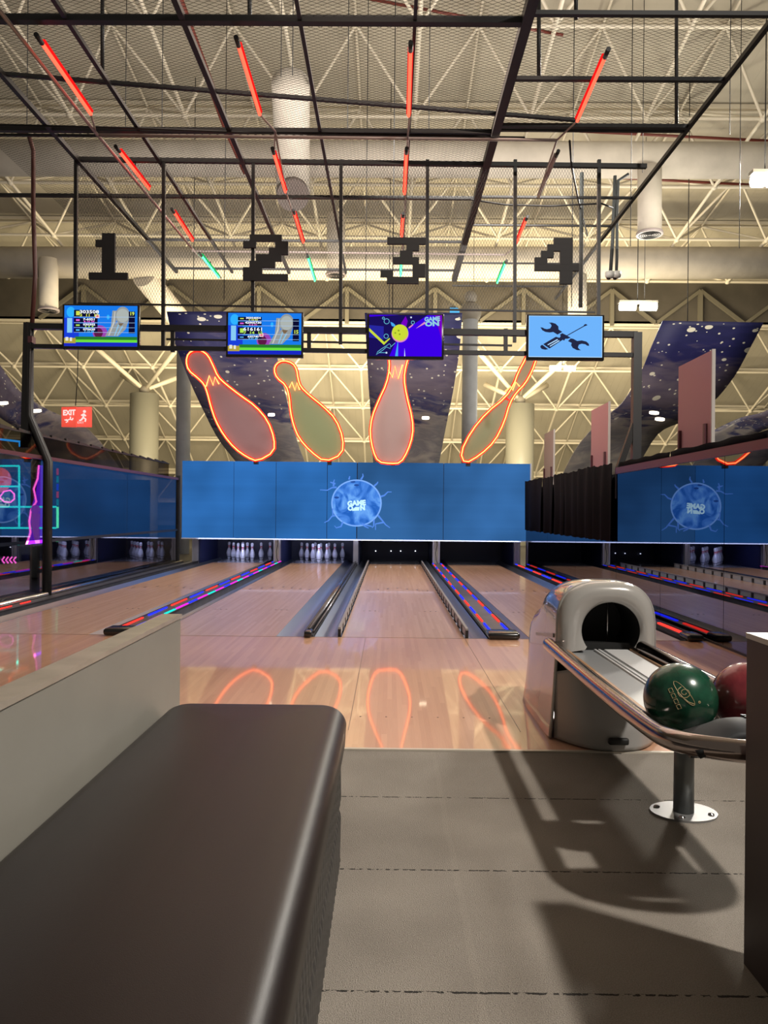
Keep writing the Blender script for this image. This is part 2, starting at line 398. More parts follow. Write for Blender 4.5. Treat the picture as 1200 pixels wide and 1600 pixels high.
# the big blue screen
def screen_mat(name, col, k=1.0):
    m = glow(name, col, 1); nt = m.node_tree; e = nt.nodes['Emission']
    g = N(nt, 'NewGeometry'); s = N(nt, 'SeparateXYZ'); nt.links.new(g.outputs['Position'], s.inputs[0])
    nz = N(nt, 'TexNoise'); nz.inputs['Scale'].default_value = .7; nt.links.new(g.outputs['Position'], nz.inputs[0])
    cb = N(nt, 'CombineXYZ'); nt.links.new(math_n(nt, 'MULTIPLY', s.outputs[2], 7), cb.inputs[0])
    n2 = N(nt, 'TexNoise'); n2.inputs['Scale'].default_value = 1; nt.links.new(cb.outputs[0], n2.inputs[0])
    f = math_n(nt, 'ADD', math_n(nt, 'MULTIPLY', nz.outputs[0], 1.3), math_n(nt, 'MULTIPLY', n2.outputs[0], .2))
    c1 = tuple(c*.7*k for c in col); c2 = tuple(c*1.25*k for c in col)
    nt.links.new(ramp(nt, f, [(.5, c1), (1.0, c2)]), e.inputs[0])
    return m
YS = 15.3
st = empty('projection_screen', (-.67, YS, .52), 'wide glowing blue screen above the pin pits, moon like ball with cracks at its middle', 'screen')
z0 = lambda px, py: P(px, py, YS)
xs = [284, 365, 431, 511, 558, 693, 828]
m_s = [screen_mat('screen_blue_%s' % c, col) for c, col in (('bright', (.028, .15, .45)), ('deep', (.032, .125, .33)))]
for i in range(6):
    a = P(xs[i], 0, YS).x; b = P(xs[i+1], 0, YS).x
    a = P(xs[i], 780, YS).x; b = P(xs[i+1], 780, YS).x
    MB().box(a+.006, b-.006 if i != 3 else b-.012, YS, YS+.04, .525, 2.06).build('screen_panel', m_s[0] if i < 4 else m_s[1], st)
MB().box(P(284,780,YS).x, P(828,780,YS).x, YS+.03, YS+.06, .54, 2.05).build('screen_back', m_black, st)
m_trimw = mat('white_edge', (.55, .6, .75), .4)
MB().box(P(284,780,YS).x, P(828,780,YS).x, YS-.01, YS+.05, .505, .525).build('bottom_edge', m_trimw, st)
MB().box(P(828,780,YS).x, P(830,780,YS).x, YS-.01, YS+.05, .505, 2.07).build('side_edge', m_trimw, st)
# ball artwork
bc = P(557, 786, YS-.004); br = .485
def ballmat():
    m = glow('moon_ball', (.1, .3, .9), 1); nt = m.node_tree; e = nt.nodes['Emission']
    tc = N(nt, 'TexCoord'); nz = N(nt, 'TexNoise'); nz.inputs['Scale'].default_value = 2.4; nz.inputs['Detail'].default_value = 5; nz.inputs['Distortion'].default_value = 2.2
    nt.links.new(tc.outputs['Object'], nz.inputs[0])
    nt.links.new(ramp(nt, nz.outputs[0], [(.35, (.02, .13, .55)), (.5, (.07, .25, .8)), (.65, (.16, .42, .95))]), e.inputs[0])
    return m
ball = MB().prism([(bc.x+br*math.cos(a)*1.02, bc.y, bc.z+br*.95*math.sin(a)) for a in [2*PI*k/48 for k in range(48)]], (0, .003, 0)).build('ball_artwork', ballmat(), st)
m_rim = glow('rim_blue', (.22, .45, 1.0), 1); m_tendril = glow('crack_blue', (.10, .27, .85), 1)
MB().tube([(bc.x+br*math.cos(a)*1.01, bc.y, bc.z+br*.94*math.sin(a)) for a in [2*PI*k/48 for k in range(48)]], .014, 6, closed=True).build('ball_rim', m_rim, ball)
def tz(pts):   # coordinates of the artwork in the 7.5x close-up
    q = [P(480+x/7.5, 720+y/7.5, YS-.003) for x, y in pts]
    L = len(q); MB().tube(q, [.016*(1-i/(L-.2))+.004 for i in range(L)], 5).build('crack_artwork', m_tendril, st)
for pts in ([(345,310),(290,315),(235,345),(150,340)],[(310,300),(310,250),(320,220)],[(330,270),(270,250)],[(490,220),(500,180)],[(630,220),(655,180),(650,150)],[(785,295),(820,265),(830,245)],[(860,420),(905,405),(945,365),(990,365)],[(330,640),(290,650),(250,700),(200,725)],[(300,560),(300,640)],[(420,710),(395,770),(340,785),(320,760)],[(830,640),(880,700),(920,750),(970,785)],[(900,720),(800,740),(800,810)],[(780,690),(780,760),(760,785)],[(640,740),(680,770),(720,790)],[(640,740),(760,770)]): tz(pts)
cr = MB()
for cx_, cy_ in ((535, 245), (578, 285), (345, 430)):
    p = P(480+cx_/7.5, 720+cy_/7.5, YS-.007); cr.prism([(p.x+.05*math.cos(a), p.y, p.z+.022*math.sin(a)) for a in [2*PI*k/16 for k in range(16)]], (0, .002, 0))
cr.build('finger_holes', glow('hole_blue', (.02, .08, .35), 1), ball)
# text
def text(s, size, mtl, loc, parent=None, name='lettering', rot=(PI/2, 0, 0), bold=.0, align='CENTER', ext=.001, sx=1.0):
    cu = bpy.data.curves.new(name, 'FONT'); cu.body = s; cu.size = size; cu.align_x = align; cu.align_y = 'CENTER'; cu.extrude = ext; cu.offset = bold; cu.resolution_u = 2
    o = bpy.data.objects.new(name, cu); C.objects.link(o)
    dg = bpy.context.evaluated_depsgraph_get(); me = bpy.data.meshes.new_from_object(o.evaluated_get(dg))
    bpy.data.objects.remove(o)
    from mathutils import Euler
    me.transform(Matrix.Translation(Vector(loc)) @ Euler(rot).to_matrix().to_4x4() @ Matrix.Diagonal((sx, 1, 1, 1)))
    me.materials.clear(); me.materials.append(mtl)
    ob = bpy.data.objects.new(name, me); C.objects.link(ob)
    if parent: ob.parent = parent; ob.matrix_parent_inverse = parent.matrix_basis.inverted()
    return ob
m_logo = glow('logo_white', (.55, .85, 1.0), 1.2)
p = P(557, 786.5, YS-.008); text('GAME', .135, m_logo, p, st, 'logo_lettering', rot=(PI/2, -.08, 0), bold=.008)
p = P(557, 794.5, YS-.008); text('O', .13, m_logo, p+Vector((-.12, 0, 0)), st, 'logo_lettering', rot=(PI/2, -.08, 0), bold=.008)
text('N', .13, m_logo, p+Vector((.12, 0, .01)), st, 'logo_lettering', rot=(PI/2, -.08, 0), bold=.008)
MB().prism([(p.x+dx, p.y, p.z+dz) for dx, dz in ((-.09,-.05),(.05,-.04),(.06,.03),(-.02,.03),(-.06,.0))], (0,.002,0)).build('logo_mark', m_logo, st)

# ============================================================= NEON PINS
P1 = [(610,415),(590,425),(583,450),(590,478),(620,502),(640,522),(650,550),(660,590),(675,635),(700,680),(735,722),(775,750),(806,762),(858,732),(858,690),(838,635),(800,590),(750,555),(705,520),(682,498),(668,465),(652,432),(632,417)]
P2 = [(885,447),(864,458),(857,478),(866,502),(895,525),(905,560),(908,605),(918,650),(935,690),(970,730),(1015,764),(1070,740),(1073,690),(1050,630),(1010,590),(970,558),(940,530),(932,505),(928,475),(915,455)]
tr = lambda L, ox: [(ox+x/2, 340+y/2) for x, y in L]
P3 = [(625,512),(612,518),(605,535),(607,555),(609,575),(604,600),(592,625),(581,652),(578,678),(583,705),(591,722),(610,724.5),(626,723.5),(637,705),(645,680),(644.5,655),(635,618),(631,592),(634,572),(641,550),(642,532),(637,518)]
P4 = [(476,400),(455,410),(440,445),(418,485),(405,522),(380,562),(320,610),(272,668),(238,735),(252,770),(300,742),(345,700),(375,640),(392,580),(412,548),(440,520),(462,480),(476,440),(482,412)]
crowns = [[(322,604),(327,587),(333,602),(336,589),(342,600)], [(452,606),(456,597),(461,610),(464,598),(468,609)], [(607,578),(613,590),(617,572),(622,592),(629,570)], [(789,612),(798,604),(801,610),(806,597),(812,604)]]
faces = [(.34, .21, .23), (.27, .33, .18), (.42, .31, .31), (.24, .27, .14)]
nm = ['mauve face tilted left, leftmost of four', 'green face tilted left, second of four', 'upright mauve face, below the third monitor', 'narrow olive face leaning right, rightmost of four']
def smooth(L, it=2):
    for _ in range(it):
        L = [q for i in range(len(L)) for q in ((L[i][0]*.75+L[(i+1) % len(L)][0]*.25, L[i][1]*.75+L[(i+1) % len(L)][1]*.25), (L[i][0]*.25+L[(i+1) % len(L)][0]*.75, L[i][1]*.25+L[(i+1) % len(L)][1]*.75))]
    return L
YP = 15.16
for i, (L, cr_) in enumerate(zip((tr(P1, 0), tr(P2, 0), P3, tr(P4, 600)), crowns)):
    pts = [P(x, y, YP) for x, y in smooth(L, 1)]
    t = empty('neon_pin_sign', (sum(p.x for p in pts)/len(pts), YP, min(p.z for p in pts)), 'giant neon bowling pin sign, '+nm[i], 'neon sign', 'neon pin signs')
    MB().prism(pts, (0, .05, 0)).build('face_board', mat('pin_face', faces[i], .35), t)
    MB().tube([p+Vector((0, -.045, 0)) for p in pts], .012, 8, closed=True).build('neon_outline', m_redhot, t)
    MB().tube([p+Vector((0, -.005, 0)) for p in pts], .032, 8, closed=True).build('red_halo', glow('neon_halo', (1.0, .02, .008), 2.4), t)  # glowing tube drawn in place of the neon's red halo
    MB().tube([P(x, y, YP-.03) for x, y in cr_], .013, 8).build('neon_crown', m_redhot, t)
    if i == 3: MB().tube([P(x, y, YP-.01) for x, y in ((788, 620), (795, 625))], .02, 6).build('neck_joint', m_ledred, t)
    # short feet down to the screen's top
    lo = min(pts, key=lambda p: p.z)
    MB().box(lo.x-.04, lo.x+.04, YP+.01, YS+.05, 2.0, lo.z+.06).build('mounting_bracket', m_black, t)
# ============================================================= SIDE WALLS
# right mirror wall
ZM = 1.557
YR0 = 2.2
ml = ['nearest the viewer', 'second from the viewer, showing the reflected ball', 'third, left of the reflected ball', 'beside the frame post', 'under the first curtains', 'middle of the curtained stretch', 'farthest, at the blue screen']
ys = [3.2, 4.8, 6.25, 7.7, 9.2, 11.2, 13.2, 15.28]
mw = empty('mirror_wall', (XR, YR0, 0), 'tall dark mirror glass wall along the right side of lane 4', 'mirror wall')
for i in range(7):
    MB().box(XR, XR+.02, ys[i]+.004, ys[i+1]-.004, .02, ZM).build('mirror_panel', m_mirror, mw)
MB().box(XR+.02, XR+.06, ys[0], ys[-1], -.05, ZM).build('backing_board', m_black, mw)
m_maroon = mat('maroon_rail', (.10, .035, .045), .3)
MB().box(XR-.02, XR+.08, ys[0], 9.2, ZM, ZM+.075).build('top_rail', m_maroon, mw)
MB().box(XR-.006, XR+.07, ys[0], ys[-1], -.02, .022).build('bottom_rail', m_black, mw)
# curtains
m_cloth = mat('black_cloth', (.006, .006, .008), .9, spec=.08)
def curtain(y0, y1, z0, z1, x, label, amp=.018, n=24, ph=0):
    rows = []
    for zz in (z0, (z0+z1)/2, z1):
        rows.append([(x+amp*math.sin(ph+k*.45)*(1 if zz != z1 else .4)+.008*math.sin(k*.4+zz*5), y0+(y1-y0)*k/n, zz+.006*math.sin(k*.9+ph)) for k in range(n+1)])
    b = MB().grid(rows).build('curtain', m_cloth); s = b.modifiers.new('s', 'SOLIDIFY'); s.thickness = .006
    recenter(b); tag(b, label, 'curtain', 'black curtains on the right wall'); return b
cy = [9.3, 10.1, 10.95, 11.8, 12.6, 13.5, 15.2]
cl = ['nearest the frame post', 'second from the frame post', 'third from the frame post', 'fourth from the frame post', 'second from the blue screen', 'farthest, beside the blue screen']
for i in range(6): curtain(cy[i], cy[i+1]-.03, .745, 1.69+.015*(i % 2), XR-.035, 'black cloth curtain panel over the mirror wall, '+cl[i], ph=i)
for i, (a, b, l) in enumerate(((3.2, 5.6, 'nearest the viewer'), (5.65, 7.55, 'middle length'), (7.6, 9.2, 'next to the frame post'))):
    curtain(a, b, ZM+.06, 1.70, XR+.045, 'black cloth strip hanging over the top of the mirror wall, '+l, .01, ph=i*2)
# left reflective glass wall
gw = empty('glass_wall', (XL, YF, 0), 'long smoked glass wall along the left side of lane 1', 'glass wall')
gy = [5.4, 7.2, 9.35, 12.3, 15.25]
for i in range(4):
    MB().box(XL-.012, XL, gy[i]+.003, gy[i+1]-.003, .70, 1.68).build('upper_pane', m_glass, gw)
    MB().box(XL-.012, XL, gy[i]+.003, gy[i+1]-.003, .04, .66).build('lower_pane', m_glass, gw)
MB().box(XL-.03, XL+.02, gy[0], gy[-1], 1.67, 1.715).build('top_rail', m_maroon, gw)
MB().box(XL-.02, XL+.01, 9.4, gy[-1], .665, .70).build('middle_rail', m_black, gw)
MB().box(XL-.03, XL+.02, gy[0], gy[-1], -.02, .04).build('bottom_rail', m_black, gw)
MB().box(XL-.03, XL+.03, 15.22, 15.28, 0, 1.76).build('end_post', m_black, gw)
sc_ = empty('smoked_parapet', (XL-.12, YF, 1.7), 'dark smoked band with serrated top edge standing above the left glass wall', 'glass panel')
MB().box(XL-.13, XL-.12, gy[0], 15.0, 1.66, 1.98).build('smoked_pane', m_smoke, sc_)
tm = MB()
for k in range(22):
    y = gy[0]+k*.437; tm.prism([(XL-.14, y, 1.97), (XL-.14, y+.437, 1.97), (XL-.14, y+.437, 1.985), (XL-.14, y, 2.015)], (.03, 0, 0))
tm.build('serrated_edge', m_black, sc_)
# the dark side wall of the arcade behind the glass
wb = MB().box(-13, -4.7, 15.0, 15.08, -.1, 1.66).build('wall_left', mat('arcade_navy', (.008, .011, .022), .6)); struct(wb)
# neon arcade decor behind the glass
YN = 13.7
def N2(x, y): return P(x, y, YN)
nf = empty('neon_grid_light', N2(15, 826), 'teal neon square grid glowing behind the left glass wall', 'neon light')
a = MB(); r = .018
for q in (((-30,728),(30,728)),((30,728),(30,825)),((-30,760),(30,760)),((-30,792),(30,792)),((30,792),(88,792)),((-30,825),(88,825))): a.tube([N2(*q[0]), N2(*q[1])], r, 6)
a.build('teal_tubes', m_cyann, nf)
MB().tube([N2(90, 792), N2(90, 825)], .022, 6).build('green_tube', m_green, nf)
a = MB(); cols = [m_ledred, m_cyan, m_blue]
for k in range(5): a.cur = k % 3; a.tube([N2(90, 732+k*12), N2(90, 742+k*12)], .022, 6)
a.build('striped_tube', cols, nf)
lp = empty('lightning_panel', N2(52, 856), 'glowing purple panel with pink lightning line behind the left glass wall', 'lit panel')
MB().prism([N2(61,727),N2(68,727),N2(67,852),N2(41,854),N2(47,820),N2(50,790),N2(56,770)], (0, .05, 0)).build('purple_panel', m_purple, lp)
MB().tube([q+Vector((0,-.03,0)) for q in (N2(62,727),N2(60,748),N2(54,764),N2(58,784),N2(50,796),N2(47,815),N2(49,832),N2(41,856))], .018, 6).build('pink_lightning', m_pink, lp)
a = MB()
for c, rr in ((N2(58, 796), .08),): a.sphere(c+Vector((0,-.06,0)), rr, 10, 8)
a.build('dancer_head', glow('violet', (.55, .12, 1), 2.2), lp)
MB().tube([N2(58,802)+Vector((0,-.05,0)), N2(57,822)+Vector((0,-.05,0)), N2(61,850)+Vector((0,-.05,0))], [.08, .07, .035], 8).build('dancer_body', glow('violet_dim', (.6, .15, 1), 2), lp)
pk = empty('neon_pin_light', N2(12, 785), 'small pink neon bowling pin glowing behind the left glass wall', 'neon light')
MB().tube([N2(x, y)+Vector((0,-.04,0)) for x, y in ((-8,772),(2,776),(8,768),(18,766),(24,772),(24,780),(18,785),(8,784),(2,778))], .014, 6).build('pink_tube', m_pink, pk)
ob = MB().lathe([(.001,0),(.22,.0),(.23,.05),(.001,.06)], (0,0,0), 24, 'y').build('orange_disc_lamp', glow('orange', (.9, .12, .03), 3.5)); ob.location = N2(-4, 750)
tag(ob, 'round orange lamp at the left edge behind the glass wall', 'lamp')
ar = MB()
for k in range(4):
    x = 3+k*6; ar.tube([N2(x+4, 870), N2(x, 875), N2(x+4, 880)], .014, 5)
o = ar.build('arrow_light', m_pink); recenter(o); tag(o, 'row of small magenta arrow lights low behind the left glass wall', 'arrow light')
o = MB().tube([N2(5,900), N2(8, 925)], .035, 6).build('purple_tube', m_purple); recenter(o); tag(o, 'short purple tube light near the floor behind the left glass', 'tube light')
a = MB(); a.tube([N2(-20,684), N2(31,690)], .02, 6); a.tube([N2(31,690), N2(31,698)], .02, 6)
o = a.build('sign_light', glow('cyan_blue', (.02, .35, 1.0), 3)); recenter(o); tag(o, 'blue light line at the upper left above the glass rail', 'light strip')
o = MB().box(P(36,0,12.9).x, P(68,0,12.9).x, 12.9, 13.5, -.1, N2(0, 848).z).build('arcade_cabinet', mat('cabinet_white', (.28, .30, .25), .4)); bevel(o, .03)
tag(o, 'pale arcade cabinet standing behind the left glass wall', 'arcade cabinet')
p = P(35, 872, 12.9); MB().box(p.x, p.x+.14, 12.87, 12.9, p.z-.08, p.z+.06).build('coin_slot', m_black, o)

# ============================================================= MONITOR FRAME
YT = 9.25
ft = empty('monitor_gantry', (-.6, YT, 0), 'black steel gantry over the lanes carrying the four monitors', 'gantry')
def T(x, y, Y=YT): return P(x, y, Y)
MB().bar(T(45, 510), T(995, 523), .075, .07).build('upper_beam', m_black, ft)
MB().bar(T(45, 541), T(990, 555), .05, .05).build('lower_beam', m_black, ft)
for x in (270, 483, 583, 790): MB().bar(T(x, 514), T(x, 550), .045, .045).build('upright', m_black, ft)
c = T(45, 650); d = T(75, 722)
MB().tube([T(45, 505), c, d, Vector((d.x, YT, 0))], .06, 4).build('left_post', m_black, ft)
b = MB().bar(T(45, 505), T(40, 700), .09, .09).build('left_strut', m_black, ft)
c = T(995, 700)
MB().bar(T(995, 520), T(993, 760), .10, .10).build('right_post', mat('dark_grey_steel', (.05, .055, .06), .35), ft)
MB().bar(T(994, 655), T(966, 735), .07, .07).build('right_strut', m_black, ft)
MB().bar(T(966, 733), Vector((T(966,800).x, YT, 0)), .06, .06).build('right_leg', m_black, ft)
MB().tube([T(50, 508), T(55, 430), T(52, 330), T(52, 235), T(45, 212), T(25, 204), T(-30, 200)], .028, 6).build('cable_conduit', mat('rust_conduit', (.09, .03, .025), .4), ft)
# cable box
MB().box(T(50,0).x, T(58,0).x, YT-.05, YT+.05, T(0,536).z, T(0,526).z).build('junction_box', m_maroon, ft)

# ============================================================= MONITORS
def monitor(cx_, cy_, w_, h_, tilt, label, content):
    c = T(cx_, cy_, YT-.09); W = w_/FPX*YT; Hh = h_/FPX*YT
    t = empty('monitor', (c.x, c.y, c.z-Hh/2), label, 'monitor', 'monitors over the lanes')
    b = MB().box(c.x-W/2, c.x+W/2, c.y, c.y+.06, c.z-Hh/2, c.z+Hh/2).build('housing', m_blackp, t); bevel(b, .008, 2)
    MB().box(c.x-.12, c.x+.12, c.y+.06, YT+.03, c.z-.1, c.z+.1).build('wall_bracket', m_black, t)
    iw = W-.05; ih = Hh-.055
    cc = Vector((c.x, c.y, c.z+.008))
    def uv(u, v, k=1): return Vector((cc.x-iw/2+u*iw, cc.y-.001*k, cc.z+ih/2-v*ih))
    content(t, uv, iw, ih)
    return t
_g = {}
def gl(col, s=1.0):
    k = (col, s)
    if k not in _g: _g[k] = glow('screen_light', col, s)
    return _g[k]
def rect(mb, uv, u0, v0, u1, v1, k): mb.prism([uv(u0,v0,k), uv(u1,v0,k), uv(u1,v1,k), uv(u0,v1,k)], (0, .0006, 0))
def pinpic(t, uv):
    # xray-looking pin cluster photo on the score screen
    a = MB()
    def shape(L, k, m): a.cur = m; a.prism([uv(u, v, k) for u, v in L], (0, .0006, 0))
    circ = lambda u, v, ru, rv, n=20: [(u+ru*math.cos(2*PI*i/n), v+rv*math.sin(2*PI*i/n)) for i in range(n)]
    shape([(.66,.12),(.72,.12),(.71,.4),(.68,.55),(.62,.75),(.56,.75),(.64,.5)], 5, 0)
    shape(circ(.80,.24,.10,.22), 6, 0)
    shape([(.72,.4),(.88,.38),(.84,.58),(.74,.75),(.6,.75),(.66,.6)], 5, 0)
    shape([(.69,.14),(.70,.14),(.69,.42),(.62,.74),(.605,.74),(.675,.4)], 7, 1)
    shape([(.74,.46),(.755,.46),(.70,.74),(.685,.74)], 7, 2); shape([(.79,.5),(.81,.5),(.735,.74),(.72,.74)], 7, 2)
    shape([(.74,.40),(.82,.42),(.78,.50),(.75,.47)], 8, 3)
    shape(circ(.80,.24,.085,.17), 7, 4)
    return a.build('screen_picture', [gl((.30,.33,.34)), gl((.62,.60,.55)), gl((.25,.55,.8)), gl((.20,.13,.07)), gl((.42,.46,.44))], t)
def scoreboard(lines, big):
    def f(t, uv, iw, ih):
        s = MB(); rect(s, uv, 0, 0, 1, 1, 1); s.build('screen_glass', gl((.01,.20,.85)), t)
        a = MB()
        a.cur = 0; rect(a, uv, 0, .3, .2, .9, 2)
        a.cur = 1; a.prism([uv(.03+.09*(1+math.cos(x))/2*1.3, .16+.13*math.sin(x), 3) for x in [2*PI*i/16 for i in range(16)]], (0,.0006,0))
        a.prism([uv(.60+.02*math.cos(x), .28+.06*math.sin(x), 3) for x in [2*PI*i/12 for i in range(12)]], (0,.0006,0))
        a.cur = 2; a.prism([uv(.49+.10*math.cos(x), .66+.18*math.sin(x), 3) for x in [2*PI*i/20 for i in range(20)]], (0,.0006,0))
        a.cur = 3; a.prism([uv(.47+.06*math.cos(x), .67+.12*math.sin(x), 4) for x in [2*PI*i/20 for i in range(20)]], (0,.0006,0))
        a.cur = 4; rect(a, uv, .15, .765, 1, .84, 5)
        a.cur = 5; rect(a, uv, .13, .84, 1, .905, 5)
        a.cur = 6; rect(a, uv, 0, .905, 1, 1, 5)
        a.cur = 7; rect(a, uv, .0, .80, .16, .93, 6)
        a.cur = 8; rect(a, uv, .02, .78, .06, .87, 7); rect(a, uv, .08, .79, .11, .88, 7)
        a.cur = 9; rect(a, uv, .04, .31, .11, .67, 4)
        a.build('screen_background', [gl((.01,.05,.7)), gl((.03,.45,1.0)), gl((.33,.06,.45)), gl((.11,.01,.06)), gl((.02,.20,.03)), gl((.15,.75,.05)), gl((.01,.02,.55)), gl((.45,.35,.05)), gl((.8,.8,.7)), gl((.25,.6,.9))], t)
        pinpic(t, uv)
        k = MB(); k.cur = 0
        for (v0, v1, sc1, sc2, cl_) in lines: rect(k, uv, .135, v0, .46, v1-.012, 9)
        rect(k, uv, .885, .14, .97, .68, 9)
        k.cur = 1
        for (v0, v1, *_r) in lines: rect(k, uv, .135, v1-.012, .97, v1-.004, 10)
        k.build('score_rows', [gl((.004,.004,.03)), gl((.4,.6,.9))], t)
        W_ = gl((.85,.9,1.0), 1.2)
        for (v0, v1, s1, s2, cc_) in lines:
            h_ = (v1-v0)*ih
            text(s1, h_*.62, W_, uv(.345, v0+(v1-v0)*.28, 12), t, 'score_digits', bold=.001, ext=.0003, sx=1.45)
            if s2: text(s2, h_*.5, gl(cc_), uv(.345, v0+(v1-v0)*.75, 12), t, 'score_digits', bold=.001, ext=.0003, sx=1.45)
            b = MB(); rect(b, uv, .165, v0+.03, .215, v1-.045, 12); b.build('player_badge', gl(cc_), t)
        v = .20 if big == '19' else .46
        text(big, ih*.12, gl((.75,.95,.15)), uv(.93, v, 12), t, 'total_score', bold=.0012, ext=.0003)
        b = MB(); rect(b, uv, .43, .22 if big == '19' else .50, .485, .31 if big == '19' else .58, 12); b.build('arrow_box', gl((.9,.7,.75)), t)
        v = .265 if big == '19' else .54
        b = MB(); s_ = -1 if big == '19' else 1
        b.prism([uv(.458+s_*.02, v, 13), uv(.458, v-.03, 13), uv(.458, v-.012, 13), uv(.458-s_*.018, v-.012, 13), uv(.458-s_*.018, v+.012, 13), uv(.458, v+.012, 13), uv(.458, v+.03, 13)], (0,.0006,0)); b.build('arrow', gl((.8,.05,.1)), t)
    return f
G1 = (.65,.75,.08); M1 = (.75,.12,.65); G2 = (.45,.8,.1); B1 = (.1,.5,.95)
sb1 = scoreboard([(.11,.29,'303508','3  11  19',G1),(.31,.43,'7-6051','8 16 29',M1),(.44,.55,'030302','3  6  8',G2),(.56,.67,'070620','7 13 20',B1)], '19')
sb2 = scoreboard([(.10,.20,'30354054','3 18 22',G1),(.21,.32,'42005730','6 6 31',M1),(.35,.53,'616161','7  14  15',G2),(.55,.65,'635740','9 21 30',B1)], '15')
def game_on(t, uv, iw, ih):
    s = MB(); rect(s, uv, 0, 0, 1, 1, 1); s.build('screen_glass', gl((.045,.0,.80)), t)
    a = MB(); ar_ = iw/ih
    circ = lambda u, v, r, n=28: [(u+r*math.cos(2*PI*i/n), v+r*ar_*math.sin(2*PI*i/n)) for i in range(n)]
    def sh(L, k, m): a.cur = m; a.prism([uv(u, v, k) for u, v in L], (0, .0006, 0))
    sh([(0,.05),(.42,0),(.80,0),(.42,.45),(.28,1),(0,1)], 2, 0)
    sh([(0,.25),(.2,.28),(.2,.6),(0,.55)], 3, 5)
    sh([(.50,.03),(.53,.15),(.50,.35),(.45,.3),(.44,.2)], 3, 1)
    sh([(.9,0),(1,0),(1,.6),(.95,.3)], 2, 1)
    sh([(.40,.6),(.36,1),(.40,1)], 3, 6); sh([(.49,.8),(.5,1),(.485,1)], 3, 3)
    sh([(.64,.33),(.76,.16),(.78,.2)], 3, 4)
    sh([(0,.32),(.21,.66),(.28,.56),(.29,.58),(.205,.73),(0,.40)], 4, 2)
    sh(circ(.425,.46,.117), 5, 4); sh(circ(.425,.43,.112), 6, 2)
    sh(circ(.36,.44,.012), 7, 7); sh(circ(.405,.38,.013), 7, 7); sh(circ(.42,.47,.012), 7, 7)
    sh(circ(.575,.06,.012), 5, 3); sh(circ(.24,.92,.013), 6, 3)
    sh([(.29,.17),(.33,.20),(.36,.25),(.35,.29),(.31,.27)], 5, 6)
    sh([(.54,.30),(.60,.22),(.605,.25),(.55,.33)], 5, 4)
    a.build('screen_artwork', [gl((.01,.005,.10)), gl((.18,.0,.55)), gl((.60,.72,.04)), gl((.7,.8,1.)), gl((.75,.25,.55)), gl((.02,.02,.35)), gl((.06,.4,.9)), gl((.25,.35,.02))], t)
    l = MB()
    def ln(L, r=.0032, closed=False): l.tube([uv(u, v, 8) for u, v in L], r, 4, closed=closed)
    ln(circ(.24,.16,.036,14), closed=True); ln(circ(.195,.085,.015,10), closed=True)
    ln([(.29,.82),(.24,.78),(.19,.86),(.14,.92),(.10,.97),(.12,.90),(.17,.83),(.25,.74),(.28,.70),(.30,.74)], closed=True)
    ln(circ(.60,.185,.022,12), closed=True); ln(circ(.235,.52,.03,12), closed=True)
    ln([(.14,.92),(.24,.92)]); ln([(.30,.78),(.36,.68)])
    l.build('screen_line_art', gl((.15,.55,.75)), t)
    L_ = gl((.30,.65,.75))
    text('GAME', ih*.14, L_, uv(.865,.10,9), t, 'logo_lettering', bold=.003, ext=.0003, rot=(PI/2,-.06,0))
    text('ON', ih*.16, L_, uv(.865,.215,9), t, 'logo_lettering', bold=.004, ext=.0003, rot=(PI/2,-.06,0), sx=1.35)
def tools(t, uv, iw, ih):
    s = MB(); rect(s, uv, 0, 0, 1, 1, 1); s.build('screen_glass', gl((.16,.46,.98)), t)
    e = MB()
    rect(e, uv, 0, 0, 1, .012, 2); rect(e, uv, 0, .985, 1, 1, 2); rect(e, uv, 0, 0, .006, 1, 2); rect(e, uv, .994, 0, 1, 1, 2)
    e.build('screen_edge_glow', gl((.5,.75,1.0)), t)
    def q(L): return [uv((x-152)/698, (y-87)/385, 3) for x, y in L]     # close-up coordinates
    d = MB()
    d.prism(q([(262,195),(285,198),(300,207),(325,212),(355,205),(368,180),(358,162),(340,152),(370,150),(405,160),(432,185),(435,215),(470,236),(425,262),(385,238),(350,243),(310,238),(280,222)]), (0,.0006,0))
    d.prism(q([(550,296),(575,300),(612,320),(655,314),(700,325),(722,345),(726,365),(705,362),(690,350),(655,345),(628,355),(620,380),(632,395),(650,407),(610,405),(570,385),(555,360),(560,338),(525,322)]), (0,.0006,0))
    d.prism(q([(448,262),(470,248),(512,268),(550,290),(520,300),(500,300),(488,318),(475,310),(350,392),(290,352),(410,282),(445,292),(455,275)]), (0,.0006,0))
    d.prism(q([(282,358),(338,398),(310,404),(275,396),(262,378),(268,364)]), (0,.0006,0))
    d.prism(q([(512,268),(520,272),(678,184),(710,172),(692,160),(676,168),(672,178)]), (0,.0006,0))
    d.build('tool_icon', gl((.018,.022,.06)), t)
    w_ = MB(); 
    w_.prism([v+Vector((0,-.001,0)) for v in q([(330,355),(336,362),(430,312),(424,303)])], (0,.0006,0)); w_.prism([v+Vector((0,-.001,0)) for v in q([(350,368),(356,375),(446,322),(440,314)])], (0,.0006,0))
    w_.build('handle_stripe', gl((.45,.7,1.0)), t)
monitor(157.5, 510.5, 120, 70, 0, 'hanging monitor with blue score table, total 19, under the number 1', sb1)
monitor(413.5, 522.5, 120, 71, 0, 'hanging monitor with blue score table, total 15, under the number 2', sb2)
monitor(633.5, 525.5, 119, 71, 0, 'hanging monitor with yellow bowling ball on violet, under the number 3', game_on)
monitor(883.5, 527, 120, 71, 0, 'hanging monitor with crossed wrench and screwdriver on pale blue, under the number 4', tools)

